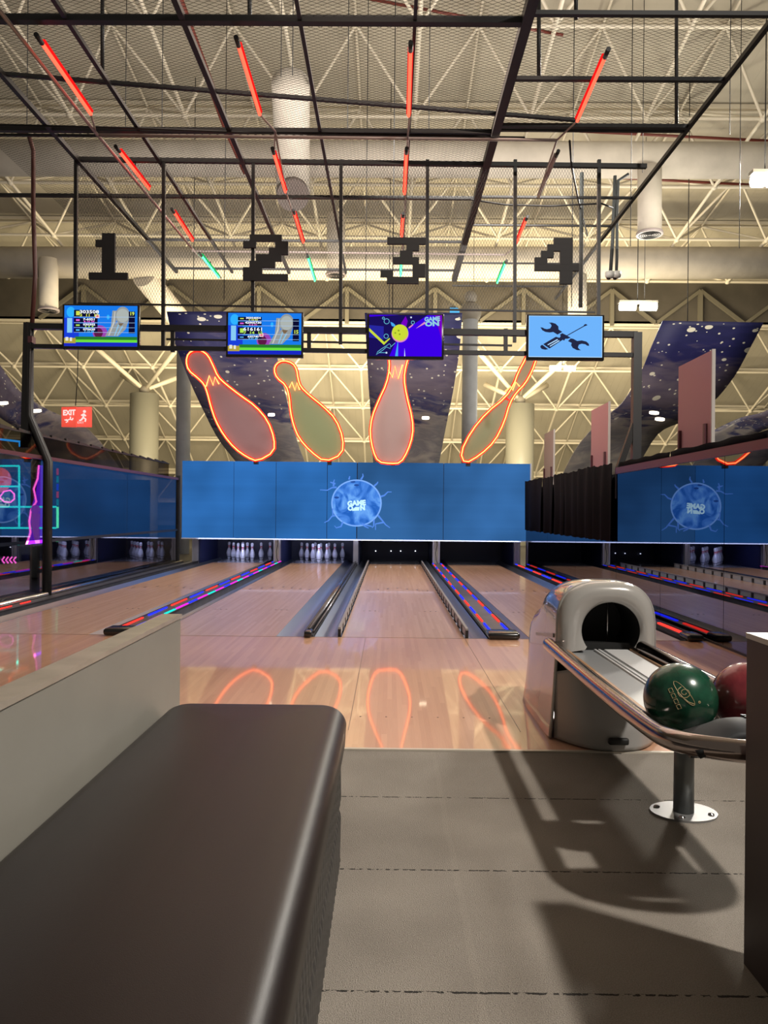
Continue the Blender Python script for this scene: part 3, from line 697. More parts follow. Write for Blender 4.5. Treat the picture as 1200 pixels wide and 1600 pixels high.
# ============================================================= NUMBER PANEL
ZG = T(600, 256).z
np_ = empty('number_grille', (-.5, YT, T(0, 500).z), 'black steel mesh grille hanging in front of the roof, behind the lane numbers', 'grille')
MB().bar(T(117, 249), T(1010, 260), .05, .05).build('top_bar', m_black, np_)
for x, yb in ((119, 476), (256, 545), (396, 486), (533, 538), (668, 490), (805, 535), (936, 496)):
    MB().bar(T(x, 250), T(x-1, yb), .04, .04).build('upright', m_black, np_)
MB().bar(T(122, 474), T(930, 488), .02, .02).build('lower_wire', m_black, np_)
MB().bar(T(260, 530), T(800, 540), .022, .022).build('lower_wire', m_black, np_)
def mesh_net(corner, ux, uy, lx, ly, sp, r, name, parent):
    """diamond mesh of real crossing wires in the plane spanned by ux, uy"""
    a = MB(); corner = Vector(corner); ux = Vector(ux); uy = Vector(uy); nrm = ux.cross(uy).normalized()
    k = 1.9
    def wire(p, q):
        d = (q-p).normalized(); s = d.cross(nrm).normalized()*r
        v = [p-s, p+s, q+s, q-s]; v2 = [x+nrm*r for x in v]
        a.add([p-s, p+s, p+nrm*r*1.6, q-s, q+s, q+nrm*r*1.6], [(0,1,4,3),(1,2,5,4),(2,0,3,5)])
    for sg in (1, -1):
        c = -ly/k if sg == 1 else 0
        end = lx if sg == 1 else lx+ly/k
        while c < end:
            # line u = c + v/k (sg 1) or c - v/k
            pts = []
            u0, v0 = c, 0.; u1, v1 = (c+ly/k, ly) if sg == 1 else (c-ly/k, ly)
            # clip to 0..lx
            def clipu(u0, v0, u1, v1):
                t0, t1 = 0., 1.; du = u1-u0
                for lim, s_ in ((0, 1), (lx, -1)):
                    f0 = (u0-lim)*s_; f1 = (u1-lim)*s_
                    if f0 < 0 and f1 < 0: return None
                    if f0 < 0: t0 = max(t0, f0/(f0-f1))
                    elif f1 < 0: t1 = min(t1, f0/(f0-f1))
                if t0 >= t1: return None
                return (u0+du*t0, v0+(v1-v0)*t0, u0+du*t1, v0+(v1-v0)*t1)
            q = clipu(u0, v0, u1, v1)
            if q: wire(corner+ux*q[0]+uy*q[1], corner+ux*q[2]+uy*q[3])
            c += sp
    return a.build(name, m_net, parent)
m_net = mat('net_wire', (.03, .028, .025), .6)
x0 = T(119, 480).x; x1 = T(933, 480).x
mesh_net((x0, YT+.01, T(0, 478).z), (1,0,0), (0,0,1), x1-x0, ZG-T(0, 478).z, .034, .0016, 'wire_mesh', np_)
# big pixel digits
glyph = {'1': ['..XX..', '.XXX..', '..XX..', '..XX..', '..XX..', '..XX..', 'XXXXXX'],
 '2': ['.XXXXX.', 'XX...XX', '....XXX', '..XXXX.', '.XXXX..', 'XXX....', 'XXXXXXX'],
 '3': ['.XXXXXX', '....XX.', '...XX..', '..XXXX.', '.....XX', 'XX...XX', '.XXXXX.'],
 '4': ['...XXX.', '..XXXX.', '.XX.XX.', 'XX..XX.', 'XXXXXXX', '....XX.', '....XX.']}
m_dig = mat('digit_black', (.008, .008, .009), .6)
for dch, (x_, y_, w_) in {'1': (139, 364, 10.1), '2': (380, 366, 10), '3': (595, 370.5, 9.95), '4': (836, 371, 9.8)}.items():
    a = MB(); c0 = T(x_, y_, YT-.06); cw = w_/FPX*YT; ch = 10.2/FPX*YT
    for r_, row in enumerate(glyph[dch]):
        k = 0
        while k < len(row):
            if row[k] == 'X':
                j = k
                while j < len(row) and row[j] == 'X': j += 1
                a.box(c0.x+k*cw, c0.x+j*cw, YT-.06, YT-.02, c0.z-(r_+1)*ch-.001, c0.z-r_*ch); k = j
            else: k += 1
    o = a.build('lane_number', m_dig); recenter(o)
    tag(o, 'black blocky number %s hanging on the steel mesh above its monitor' % dch, 'number', 'black lane numbers')

# ============================================================= OVERHEAD GRID
og = empty('overhead_grid', (-.5, 10, ZG), 'black steel grid with wire netting spanning overhead from the number panel', 'ceiling grid')
for X, r, y0, y1 in ((-3.78, .05, 5.0, 13.5), (-2.80, .04, 5.0, 13.5), (-1.80, .05, 5.0, 13.5), (-.80, .035, 5.0, 13.5), (.18, .03, 5.0, 12.5), (1.13, .09, 5.0, 13.8), (3.2, .045, 5.6, 15.0)):
    MB().bar((X, y0, ZG), (X, y1, ZG), r, r).build('long_bar', m_black, og)
for x0_, x1_, Y, r in ((-5.4, 1.15, 6.56, .07), (-6, 1.13, 8.47, .06), (-6.2, 1.13, 8.60, .03), (-6.5, 1.13, 10.25, .05), (-3.8, 1.1, 11.9, .04), (-3.8, 1.1, 13.3, .04), (1.13, 3.2, 6.45, .045), (1.13, 3.2, 7.42, .045), (1.13, 3.2, 8.32, .05), (1.13, 3.2, 8.42, .03), (1.13, 3.2, 10.2, .035), (1.13, 3.2, 11.2, .03), (1.13, 3.2, 12.9, .03), (1.13, 3.2, 14.2, .03)):
    MB().bar((x0_, Y, ZG), (x1_, Y, ZG), r, r*.8).build('cross_bar', m_black, og)
MB().bar(G(-40, 112, ZG+.03), G(905, 188, ZG+.03), .035, .035).build('slanting_bar', m_black, og)
mesh_net((-4.6, 5.3, ZG+.02), (0,1,0), (1,0,0), 3.1+4.4, 5.7, .045, .0015, 'wire_netting', og)
mesh_net((1.15, 6.45, ZG+.02), (0,1,0), (1,0,0), 2.0, 2.0, .045, .0014, 'wire_netting', og)
# hangers up to the roof
for x, y0, y1, Y in ((1057, 197, -60, 8.32), (842, 120, -40, 7.42), (160, 112, -60, 7.5), (390, 40, -60, 7.0), (900, 30, -60, 7.4)):
    MB().tube([P(x, y0, Y), P(x, y1, Y)], .02, 6).build('hanger_rod', m_black, og)
# conduits carrying the tubes
cd = empty('tube_light_rack', (-.5, 9, ZG-.05), 'thin pale pipes holding the coloured tube lights under the overhead grid', 'pipe rack')
m_pipe = mat('pale_pipe', (.42, .35, .33), .35, .3)
zt = ZG-.07
MB().tube([G(-10, 5, zt), G(150, 208, zt), G(300, 388, zt), G(345, 434, zt)], .018, 8).build('long_pipe', m_pipe, cd)
MB().tube([G(150, 211, zt), G(870, 219, zt)], .018, 8).build('cross_pipe', m_pipe, cd)
MB().tube([G(300, 392, zt), G(790, 398, zt)], .016, 8).build('cross_pipe', m_pipe, cd)
for L in ([(407, 180), (430, 205), (428, 245)], [(430,205),(447,300),(470,375),(485,402)], [(640, 182), (637, 215), (634, 300), (628, 400)], [(903, 188), (870, 219), (840, 308)], [(820, 345), (805, 385), (790, 398)], [(142, 178), (150, 208)]):
    MB().tube([G(x, y, zt) for x, y in L], .011, 6).build('branch_pipe', m_pipe, cd)
# coloured tubes
tubes = [((66,68),(142,178),'r'),((373,72),(406,179),'r'),((641.5,80),(638.5,181),'r'),((945,90),(902,189),'r'),
 ((187,237),(233,295),'r'),((428,240),(446,300),'r'),((635,240),(632,303),'r'),((869,244),(842,308),'o'),
 ((272,332),(301,376),'r'),((460,334),(474,379),'r'),((629.5,339),(627.5,370),'r'),((822,344),(805,385),'r'),
 ((315,400),(342,434),'g'),((481,402),(492,439),'g'),((627,402),(626,431),'g'),((790,411),(777,442),'g')]
rown = ['front row', 'second row', 'third row', 'back row']; coln = ['left', 'centre left', 'centre', 'right']
m_tin = glow('tube_core', (1.0, .055, .028), 4.5); m_gin = glow('green_core', (.12, 1.0, .42), 3); m_off = mat('unlit_tube', (.55, .45, .45), .3)
for i, (a_, b_, cc_) in enumerate(tubes):
    z_ = zt-.03; A_ = G(*a_, z_); B_ = G(*b_, z_); mid = (A_+B_)/2
    colr = {'r': 'glowing red', 'g': 'glowing green', 'o': 'unlit pinkish'}[cc_]
    t = empty('tube_light', mid, '%s tube light under the netting, %s of the %s' % (colr, coln[i % 4], rown[i//4]), 'tube light', '%s tube lights' % colr)
    MB().tube([A_, B_], .017, 8).build('tube', {'r': m_tin, 'g': m_gin, 'o': m_off}[cc_], t)
    u = (B_-A_).normalized()
    MB().bar(A_+Vector((0,0,.028)), B_+Vector((0,0,.028)), .05, .02).build('fitting', {'r': glow('red_glow', (1, .01, .01), 1.0), 'g': glow('green_glow', (.01, .8, .2), .8), 'o': m_off}[cc_], t)  # halo of the lit tube put into the fitting as its own glow
    MB().tube([A_-u*.13, A_], .022, 8).build('end_cap', m_black, t)
    MB().tube([mid+Vector((0,0,.03)), mid+Vector((0,0,.1))], .008, 6).build('clip', m_black, t)
    if cc_ != 'o' and i < 8: pass
# ============================================================= ROOF
def roofmat():
    m = mat('roof_sheet', (.47, .43, .345), .7); nt = m.node_tree; b = nt.nodes['Principled BSDF']
    g = N(nt, 'NewGeometry'); s = N(nt, 'SeparateXYZ'); nt.links.new(g.outputs['Position'], s.inputs[0])
    fr = math_n(nt, 'FRACT', math_n(nt, 'DIVIDE', s.outputs[0], .3))
    rb = math_n(nt, 'LESS_THAN', fr, .10)
    bp = N(nt, 'Bump'); bp.inputs['Strength'].default_value = .6; bp.inputs['Distance'].default_value = .04
    nt.links.new(rb, bp.inputs['Height']); nt.links.new(bp.outputs[0], b.inputs['Normal'])
    return m
m_roof = roofmat()
rA = [(2, 14.0), (28, 9.5)]; rB = [(28, 8.0), (33, 5.6), (38, 2.6), (41, .5)]
def sheet(pts, x0=-26, x1=26, name='ceiling'):
    a = MB()
    for (y0, z0_), (y1, z1_) in zip(pts[:-1], pts[1:]):
        a.add([(x0,y0,z0_),(x1,y0,z0_),(x1,y1,z1_),(x0,y1,z1_),(x0,y0,z0_+.1),(x1,y0,z0_+.1),(x1,y1,z1_+.1),(x0,y1,z1_+.1)], [(0,1,2,3),(7,6,5,4),(0,4,5,1),(2,6,7,3),(1,5,6,2),(0,3,7,4)])
    o = a.build(name, m_roof); struct(o); return o
sheet(rA); sheet(rB, name='ceiling_far')
m_fas = mat('fascia_grey', (.075, .065, .052), .8, noise=.3, nscale=.8)
struct(MB().box(-26, 26, 28, 28.1, 7.9, 9.6).build('wall_clerestory', m_fas))
# blue daylight panes in the clerestory
for i, (xa, xb, ya, yb) in enumerate(((703, 720, 481, 497), (724, 741, 481, 497), (684, 700, 490, 498))):
    a = P(xa, ya, 27.95); b = P(xb, yb, 27.95)
    w_ = MB().box(a.x, b.x, 27.93, 27.99, b.z, a.z).build('window_%d' % (i+1), glow('daylight', (.12, .55, .95), 1.0)); struct(w_)
# purlins + space frames
def frame(pts, depth, s, r, name, x0=-20, x1=20, off=0.0):
    import bisect
    # sample along the profile by arc length
    seg = [(Vector((0, a[0], a[1])), Vector((0, b[0], b[1]))) for a, b in zip(pts[:-1], pts[1:])]
    tot = sum((b-a).length for a, b in seg)
    def at(d):
        for a, b in seg:
            L = (b-a).length
            if d <= L or (a, b) == seg[-1]:
                t_ = (b-a)/L; nrm = Vector((0, t_.z, -t_.y))
                if nrm.z > 0: nrm = -nrm
                return a+t_*d, nrm
            d -= L
    n = int(tot/s); nx = int((x1-x0)/s); a = MB()
    top = {}; bot = {}
    for i in range(n+1):
        p, nr = at(i*s)
        for j in range(nx+1): top[i, j] = p+nr*.18+Vector((x0+j*s, 0, 0))
        if i < n:
            p, nr = at((i+.5)*s)
            for j in range(nx): bot[i, j] = p+nr*depth+Vector((x0+(j+.5)*s, 0, 0))
    def tb(p, q, rr): a.tube([p, q], rr, 6, caps=False)
    for (i, j), p in bot.items():
        if (i+1, j) in bot: tb(p, bot[i+1, j], r)
        if (i, j+1) in bot: tb(p, bot[i, j+1], r)
        for di in (0, 1):
            for dj in (0, 1): tb(p, top[i+di, j+dj], r*.8)
        a.sphere(p, r*1.9, 8, 6)
    for (i, j), p in top.items():
        if (i, j+1) in top: tb(p, top[i, j+1], r*.8)
        if (i+1, j) in top: tb(p, top[i+1, j], r*.7)
    # purlins across, just beneath the sheet
    for i in range(n+1):
        p, nr = at(i*s)
        a.bar(p+nr*.07+Vector((x0, 0, 0)), p+nr*.07+Vector((x1, 0, 0)), .16, .10)
    return struct(a.build(name, m_truss))
frame([(6, 13.31), (28, 9.5)], 1.35, 2.6, .046, 'trim_5', -19, 19.5)
frame(rB, 1.15, 2.6, .05, 'trim_6', -20.6, 20.6)
# dark beams crossing behind the numbers
m_beam = mat('grey_beam', (.20, .18, .15), .6)
bt = MB()
for k in range(-4, 5): bt.bar((k*3.2, 27.9, 8.0), (k*3.2+1.6, 27.9, 9.2), .12); bt.bar((k*3.2+1.6, 27.9, 9.2), (k*3.2+3.2, 27.9, 8.0), .12); bt.bar((k*3.2+1.6, 27.9, 9.2), (k*3.2+1.6, 27.9, 7.9), .14)
struct(bt.build('trim_7', mat('dusty_beam', (.15, .135, .10), .6)))

# ============================================================= DUCTS
def duct(pts, r, name, label, n=28):
    a = MB(); a.tube(pts, r, n); o = a.build(name, m_duct); recenter(o); return tag(o, label, 'duct')
a_ = P(-200, 242, 17.5); b_ = P(1500, 260, 17.5)
duct([P(-250, 246, 17.5), P(1500, 252, 17.5)], .39, 'air_duct', 'wide cloth wrapped air duct crossing high above, the nearer of two')
duct([P(-250, 410, 23), P(1500, 411, 23)], .46, 'air_duct', 'wide pale air duct crossing below the first, level with the lane numbers')
def drop(px, py0, py1, Y, r, label, lean=0):
    t = empty('duct_outlet', P(px, py1, Y), label, 'duct outlet', 'downward duct outlets')
    A_ = P(px, py0, Y); B_ = P(px+lean, py1, Y)
    MB().tube([A_, B_], r, 24).build('outlet_body', m_duct, t)
    d = (B_-A_).normalized()
    MB().tube([B_-d*.04, B_+d*.02], r*1.12, 24).build('outlet_collar', mat('grille_pink', (.42, .36, .36), .5), t)
    a = MB()
    for k in range(5): a.tube([B_+d*.022+Vector((r*(.2+.17*k)*math.cos(w__*PI/10), r*(.2+.17*k)*math.sin(w__*PI/10), 0)) for w__ in range(20)], .012, 4, closed=True)
    a.build('outlet_grille', m_black, t)
    return t
# the big one reaches down towards the viewer
t = empty('duct_outlet', P(455, 295, 14.5), 'thick cloth wrapped duct outlet hanging down among the red tubes, left of centre', 'duct outlet', 'downward duct outlets')
MB().tube([P(453, 118, 13.6), P(454, 130, 13.6), P(457, 260, 16.0), P(458, 298, 16.2)], [.24, .34, .36, .34], 28).build('outlet_body', m_duct, t)
MB().tube([P(458, 296, 16.2), P(458, 300, 16.2)], .37, 28).build('outlet_collar', m_duct, t)
MB().tube([P(445, 130, 16.9), P(462, 250, 16.9)], .30, 24).build('outlet_branch', m_duct, t)
MB().tube([P(457, 301, 15.7), P(458, 306, 15.6)], .33, 28).build('outlet_mouth', mat('grille_mauve', (.16, .13, .12), .6), t)
drop(1015, 262, 366, 17.2, .26, 'short cloth wrapped duct outlet at the upper right under the near duct')
drop(525, 335, 430, 21.6, .26, 'pale duct outlet lit faintly green, between numbers 2 and 3')
drop(76, 405, 485, 22.6, .27, 'bluish grey duct outlet at the far left beside the conduit')
drop(902, 430, 500, 22.6, .27, 'pale duct outlet behind the number 4')
drop(248, 440, 476, 23, .35, 'slanting pale duct branch above the first pair of monitors', lean=55) if False else None
o = MB().tube([P(225, 432, 23), P(330, 560, 27)], .36, 20).build('slanting_duct', m_duct); recenter(o); tag(o, 'thick pale duct slanting down behind the mesh, right of number 1', 'duct')
# ============================================================= COLUMNS
def column(px, py, wpx, Y, m, label, cap=None):
    t = empty('column', (P(px, 0, Y).x, Y, -.12), label, 'column')
    x = P(px, 700, Y).x; z = P(px, py, Y).z; r = wpx/2/FPX*Y
    t.location = (x, Y, -.12)
    MB().lathe([(r, -.12), (r, z)], (x, Y, 0), 32).build('shaft', m, t)
    if cap: cap(t, x, z, r, Y)
    return t
m_colc = mat('column_cream', (.22, .215, .18), .4); m_colb = mat('column_blue', (.34, .36, .40), .6, noise=.1, nscale=3)
def capnode(t, x, z, r, Y):
    MB().sphere((x, Y, z+.15), .2, 14, 10).build('steel_node', m_beam, t)
    for dx, dy in ((-2.2, -1.4), (2.2, -1.4), (-1.2, 1.0), (1.2, 1.0)):
        MB().tube([(x, Y, z+.15), (x+dx, Y+dy, z+(2.2 if dy < 0 else .9))], [.07, .11], 10).build('branch_strut', m_truss, t)
column(225, 616, 44, 29, m_colc, 'broad cream column rising behind the left glass wall', capnode)
column(812, 632, 44, 29, m_colc, 'broad cream column behind the right end of the blue screen', capnode)
def capball(t, x, z, r, Y):
    MB().sphere((x, Y, z+.2), .30, 20, 14).build('globe', m_beam, t); MB().sphere((x, Y, z+.62), .18, 20, 14).build('globe', m_beam, t)
column(286, 548, 22, 21, m_colb, 'slim bluish grey column behind the left end of the blue screen')
column(733, 500, 24, 21, m_colb, 'slim bluish grey column with two globes on top, right of the third monitor', capball)

# ============================================================= STARRY BANNERS
def bannermat():
    m = mat('night_sky_print', (.1, .1, .3), .55); nt = m.node_tree; b = nt.nodes['Principled BSDF']
    uv = N(nt, 'UVMap'); s = N(nt, 'SeparateXYZ'); nt.links.new(uv.outputs[0], s.inputs[0])
    cb = N(nt, 'CombineXYZ'); nt.links.new(math_n(nt, 'MULTIPLY', s.outputs[0], 2.2), cb.inputs[0]); nt.links.new(math_n(nt, 'MULTIPLY', s.outputs[1], 16), cb.inputs[1])
    nz = N(nt, 'TexNoise'); nz.inputs['Scale'].default_value = 1.3; nz.inputs['Detail'].default_value = 6; nz.inputs['Distortion'].default_value = .8; nt.links.new(cb.outputs[0], nz.inputs[0])
    f = math_n(nt, 'ADD', s.outputs[1], math_n(nt, 'MULTIPLY', math_n(nt, 'SUBTRACT', nz.outputs[0], .5), .55))
    sky = ramp(nt, f, [(0.0, (.010, .012, .075)), (.22, (.018, .018, .11)), (.34, (.11, .09, .15)), (.50, (.17, .14, .19)), (.60, (.06, .065, .17)), (.70, (.40, .36, .34)), (.82, (.26, .25, .27)), (1.0, (.62, .56, .48))])
    vo = N(nt, 'TexVoronoi'); vo.inputs['Scale'].default_value = 1
    cb2 = N(nt, 'CombineXYZ'); nt.links.new(math_n(nt, 'MULTIPLY', s.outputs[0], 6), cb2.inputs[0]); nt.links.new(math_n(nt, 'MULTIPLY', s.outputs[1], 17), cb2.inputs[1]); nt.links.new(cb2.outputs[0], vo.inputs[0])
    sp = N(nt, 'SeparateColor'); nt.links.new(vo.outputs['Color'], sp.inputs[0])
    rad = math_n(nt, 'MULTIPLY', math_n(nt, 'POWER', sp.outputs[0], 2.0), .30)
    star = math_n(nt, 'LESS_THAN', vo.outputs['Distance'], rad)
    vo2 = N(nt, 'TexVoronoi'); vo2.inputs['Scale'].default_value = 1
    cb3 = N(nt, 'CombineXYZ'); nt.links.new(math_n(nt, 'MULTIPLY', s.outputs[0], 16), cb3.inputs[0]); nt.links.new(math_n(nt, 'MULTIPLY', s.outputs[1], 40), cb3.inputs[1]); nt.links.new(cb3.outputs[0], vo2.inputs[0])
    sp2 = N(nt, 'SeparateColor'); nt.links.new(vo2.outputs['Color'], sp2.inputs[0])
    star2 = math_n(nt, 'LESS_THAN', vo2.outputs['Distance'], math_n(nt, 'MULTIPLY', math_n(nt, 'GREATER_THAN', sp2.outputs[0], .5), .2))
    st_ = math_n(nt, 'MULTIPLY', math_n(nt, 'MAXIMUM', star, star2), math_n(nt, 'LESS_THAN', s.outputs[1], .66))
    mx = N(nt, 'MixRGB'); mx.inputs[2].default_value = (.75, .72, .60, 1); nt.links.new(st_, mx.inputs[0]); nt.links.new(sky, mx.inputs[1]); nt.links.new(mx.outputs[0], b.inputs['Base Color'])
    return m
m_ban = bannermat()
def banner(Lp, Rp, Ya, Yb, label):
    n = 24; 
    def samp(Q, t_):
        f = t_*(len(Q)-1); i = min(int(f), len(Q)-2); u = f-i
        p0 = Q[max(i-1, 0)]; p1 = Q[i]; p2 = Q[i+1]; p3 = Q[min(i+2, len(Q)-1)]
        return tuple(.5*(2*b+(c-a)*u+(2*a-5*b+4*c-d)*u*u+(3*b-a-3*c+d)*u**3) for a, b, c, d in zip(p0, p1, p2, p3))
    v = []; uvs = []
    for i in range(n+1):
        t_ = i/n; l = samp(Lp, t_); r = samp(Rp, t_); Y = Ya+(Yb-Ya)*t_**1.5
        for k in range(5):
            u = k/4; v.append(P(l[0]+(r[0]-l[0])*u, l[1]+(r[1]-l[1])*u, Y)); uvs.append((u, t_))
    f = [(i*5+k, i*5+k+1, (i+1)*5+k+1, (i+1)*5+k) for i in range(n) for k in range(4)]
    me = bpy.data.meshes.new('star_banner'); me.from_pydata([tuple(x) for x in v], [], f); me.materials.append(m_ban)
    ul = me.uv_layers.new(name='UVMap')
    for lp_ in me.loops: ul.data[lp_.index].uv = uvs[lp_.vertex_index]
    for p in me.polygons: p.use_smooth = True
    o = bpy.data.objects.new('star_banner', me); C.objects.link(o); s = o.modifiers.new('s', 'SOLIDIFY'); s.thickness = .04
    recenter(o)
    for q in (v[1], v[3]): MB().tube([q, Vector((q.x, q.y, roofz(q.y)))], .01, 5).build('suspension_wire', m_black, o); return tag(o, label, 'banner', 'night sky banners')
banner([(1035,501),(1018,540),(1002,579),(972,629),(940,655),(900,700),(870,760)], [(1192,504),(1170,545),(1146,588),(1111,629),(1070,655),(1027,677),(990,740)], 18, 21, 'big curved banner printed with a starry night sky, at the upper right beyond the gantry')
banner([(570,489),(572,530),(576,600),(580,660),(584,745)], [(722,489),(718,545),(708,610),(696,670),(682,745)], 18, 19.5, 'starry night sky banner behind the third monitor and the upright neon pin')
banner([(261,487),(272,530),(295,590),(318,640),(345,690),(390,745)], [(425,487),(430,540),(440,590),(452,640),(468,700),(488,745)], 18, 19.5, 'starry night sky banner behind the two left neon pins')
banner([(-150,470),(-90,560),(-40,620),(0,652),(30,672),(60,705),(90,760)], [(-60,470),(-20,545),(0,570),(30,610),(75,640),(140,672),(200,750)], 18, 20, 'curved night sky banner at the far left, above the glass wall')
banner([(1260,560),(1240,600),(1200,640),(1150,655),(1085,690),(1060,720)], [(1330,580),(1300,620),(1250,655),(1200,668),(1160,690),(1120,730)], 17.6, 18.5, 'small piece of night sky banner at the right edge above the curtain')

# ============================================================= PINK BOARDS
m_pinkb = mat('pink_board', (.46, .23, .25), .5); m_wb = mat('board_edge', (.62, .58, .55), .5)
for (xa, xb, lbl, mm) in ((1108, 1057, 'tall pink board standing above the mirror wall, largest and nearest of three', m_pinkb), (948, 922, 'pink board standing above the black curtains, middle of three', m_pinkb), (863, 849, 'pale narrow board above the black curtains, farthest of three', mat('pale_board', (.50, .40, .38), .5))):
    XB = 3.2; ya = XB*FPX/(xa-608); yb = XB*FPX/(xb-608)
    t = empty('board', (XB, ya, 1.3), lbl, 'board', 'boards above the right wall')
    MB().box(XB, XB+.03, ya, yb, 1.3, 2.72).build('board_face', mm, t)
    MB().box(XB, XB+.032, ya-.02, ya, 1.3, 2.73).build('board_edge', m_wb, t)
    for y in (ya+.12*(yb-ya), yb-.1*(yb-ya)): MB().box(XB-.03, XB, y-.02, y+.02, 1.3, 2.0).build('support_strip', m_maroon, t)
# low ledge the boards stand on behind the curtain wall
struct(MB().box(3.1, 3.4, 3, 16, -.1, 1.3).build('wall_right', m_black))

# ============================================================= LAMPS, SIGNS, CAMERAS
def highbay(px, py, wpx, hpx, Y, lbl, e, pw):
    c = P(px, py, Y); W = wpx/FPX*Y; Hh = hpx/FPX*Y
    t = empty('high_bay_lamp', c, lbl, 'lamp', 'white high bay lamps')
    for s in (-1, 1):
        MB().tube([c+Vector((s*W*.27-W*.20, 0, 0)), c+Vector((s*W*.27+W*.20, 0, 0))], Hh/2, 12).build('lamp_lens', glow('lamp_white', (1, .97, .82), e), t)
    MB().box(c.x-W*.5, c.x+W*.5, c.y-.05, c.y+.15, c.z+Hh*.45, c.z+Hh*.7).build('lamp_housing', m_beam, t)
    MB().tube([c+Vector((0, .05, Hh*.7)), c+Vector((0, .05, 3.2))], .012, 5).build('suspension_wire', m_black, t)
    point('high_bay_glow', c+Vector((0, -.5, -.5)), pw, (1, .92, .75), .4)
highbay(997, 479, 60, 13, 20, 'bright white twin lamp at the right, below the pale duct', 14, 350)
highbay(879, 576, 42, 7, 24, 'smaller bright twin lamp under the fourth monitor', 10, 250)
highbay(1197, 281, 44, 22, 15, 'very bright lamp cut by the right edge of the photo', 18, 350)
for i, (x, y, w_, l) in enumerate(((5, 630, 14, 'at the left edge'), (57, 642, 14, 'below the gantry post'), (1022, 645, 14, 'left of the pair in the big banner'), (1031, 655, 14, 'right of the pair in the big banner'), (424, 648, 10, 'between the two left neon pins'), (665, 653, 11, 'right of the upright neon pin'))):
    c = P(x, y, 17.5 if x > 900 or x < 100 else 17)
    a = MB().lathe([(.001, -.02), (w_/2/FPX*18, -.02), (w_/2/FPX*18, .02), (.001, .02)], (0,0,0), 16).build('downlight', glow('downlight_white', (1, .85, .6), 6)); a.location = c; a.rotation_euler.x = .35
    tag(a, 'small round warm downlight in a banner, '+l, 'downlight', 'downlights in the banners')
# exit sign
YX = 18
es = empty('exit_sign', P(120, 667, YX), 'red exit sign with running figure hanging at the left', 'sign')
m_ex = mat('exit_red', (.75, .06, .04), .4, emit=(.85, .08, .05), es=.75); m_exw = glow('exit_white', (1, .8, .75), 1)
a, b, c, d = P(96, 636, YX), P(119, 634, YX-.15), P(143, 637, YX), P(143, 667, YX)
def pn(x0_, x1_, y0_, y1_, Ya, Yb): return [P(x0_, y0_, Ya), P(x1_, y0_-.5, Yb), P(x1_, y1_+.5, Yb), P(x0_, y1_, Ya)]
MB().prism(pn(96, 119, 636, 667, YX, YX-.15), (0,.03,0)).build('left_face', m_ex, es)
MB().prism(pn(119.5, 143, 636, 667, YX-.15, YX), (0,.03,0)).build('right_face', m_ex, es)
text('EXIT', .17, m_exw, P(108, 645, YX-.13), es, 'exit_lettering', bold=.008, rot=(PI/2, 0, -.3))
mk = MB()
for L in ([(101,656),(105,657),(109,655),(113,656)], [(103,660),(106,659),(104,655)], [(110,655),(110,651)], [(113,656),(114,653)]): mk.tube([P(x, y, YX-.13) for x, y in L], .014, 5)
mk.build('arabic_lettering', m_exw, es)
rn = MB(); rn.sphere(P(132, 643, YX-.12), .035, 10, 8)
for L in ([(131,646),(130,652)], [(130,652),(134,655),(133,659)], [(130,652),(127,656),(124,657)], [(131,647),(127,649)], [(131,647),(134,650)]): rn.tube([P(x, y, YX-.12) for x, y in L], .02, 5)
rn.build('running_figure', m_exw, es)
text('EXIT', .07, m_exw, P(126, 660.5, YX-.14), es, 'exit_lettering', rot=(PI/2, 0, .3))
MB().tube([P(118, 634, YX-.1), P(121, 590, YX-.1), P(124, 480, YX-.1)], .01, 5).build('suspension_cable', m_black, es)
# security cameras
t = empty('security_camera', P(955, 434, 12), 'pair of white security cameras on twin grey conduits, right of number 4', 'security camera')
m_cond = mat('grey_conduit', (.035, .04, .04), .8); m_camw = mat('camera_white', (.55, .55, .52), .3)
MB().tube([P(961, 275, 12), P(959, 330, 12), P(957, 380, 12), P(954, 424, 12)], .028, 8).build('conduit', m_cond, t)
MB().tube([P(982, 272, 12), P(966, 282, 12), P(964, 330, 12), P(964, 400, 12), P(963, 426, 12)], .024, 8).build('conduit', m_cond, t)
for x in (953, 963):
    MB().lathe([(.075, .04), (.075, -.02), (.06, -.05), (.001, -.07)], P(x, 429, 12), 16).build('camera_body', m_camw, t)
    MB().sphere(P(x-2, 434, 12), .035, 12, 8).build('camera_lens', m_blackp, t)
# vertical conduit beside number 4
o = MB().tube([P(909, 270, 10.5), P(908, 400, 10.5), P(907, 480, 10.5)], .028, 8).build('conduit', m_cond); recenter(o); tag(o, 'grey vertical conduit running down behind the number 4', 'conduit')
# red sprinkler pipes
m_spr = mat('sprinkler_red', (.17, .035, .025), .45)
for L, Y, r_, l in (([(270, -30), (292, 30), (352, 195), (385, 270)], 14, .075, 'thick rust red sprinkler pipe running away above, left of centre'), ([(560, -5), (880, 55)], 15, .03, 'thin red sprinkler pipe near the top centre'), ([(905, 205), (1300, 225)], 19, .035, 'red sprinkler pipe right of the fourth red tube'), ([(930, 276), (1200, 290)], 20, .035, 'red sprinkler pipe below the near duct at the right')):
    o = MB().tube([P(x, y, Y+i*(.6 if r_ > .05 else 0)) for i, (x, y) in enumerate(L)], r_, 8).build('sprinkler_pipe', m_spr); recenter(o); tag(o, l, 'pipe', 'red sprinkler pipes')
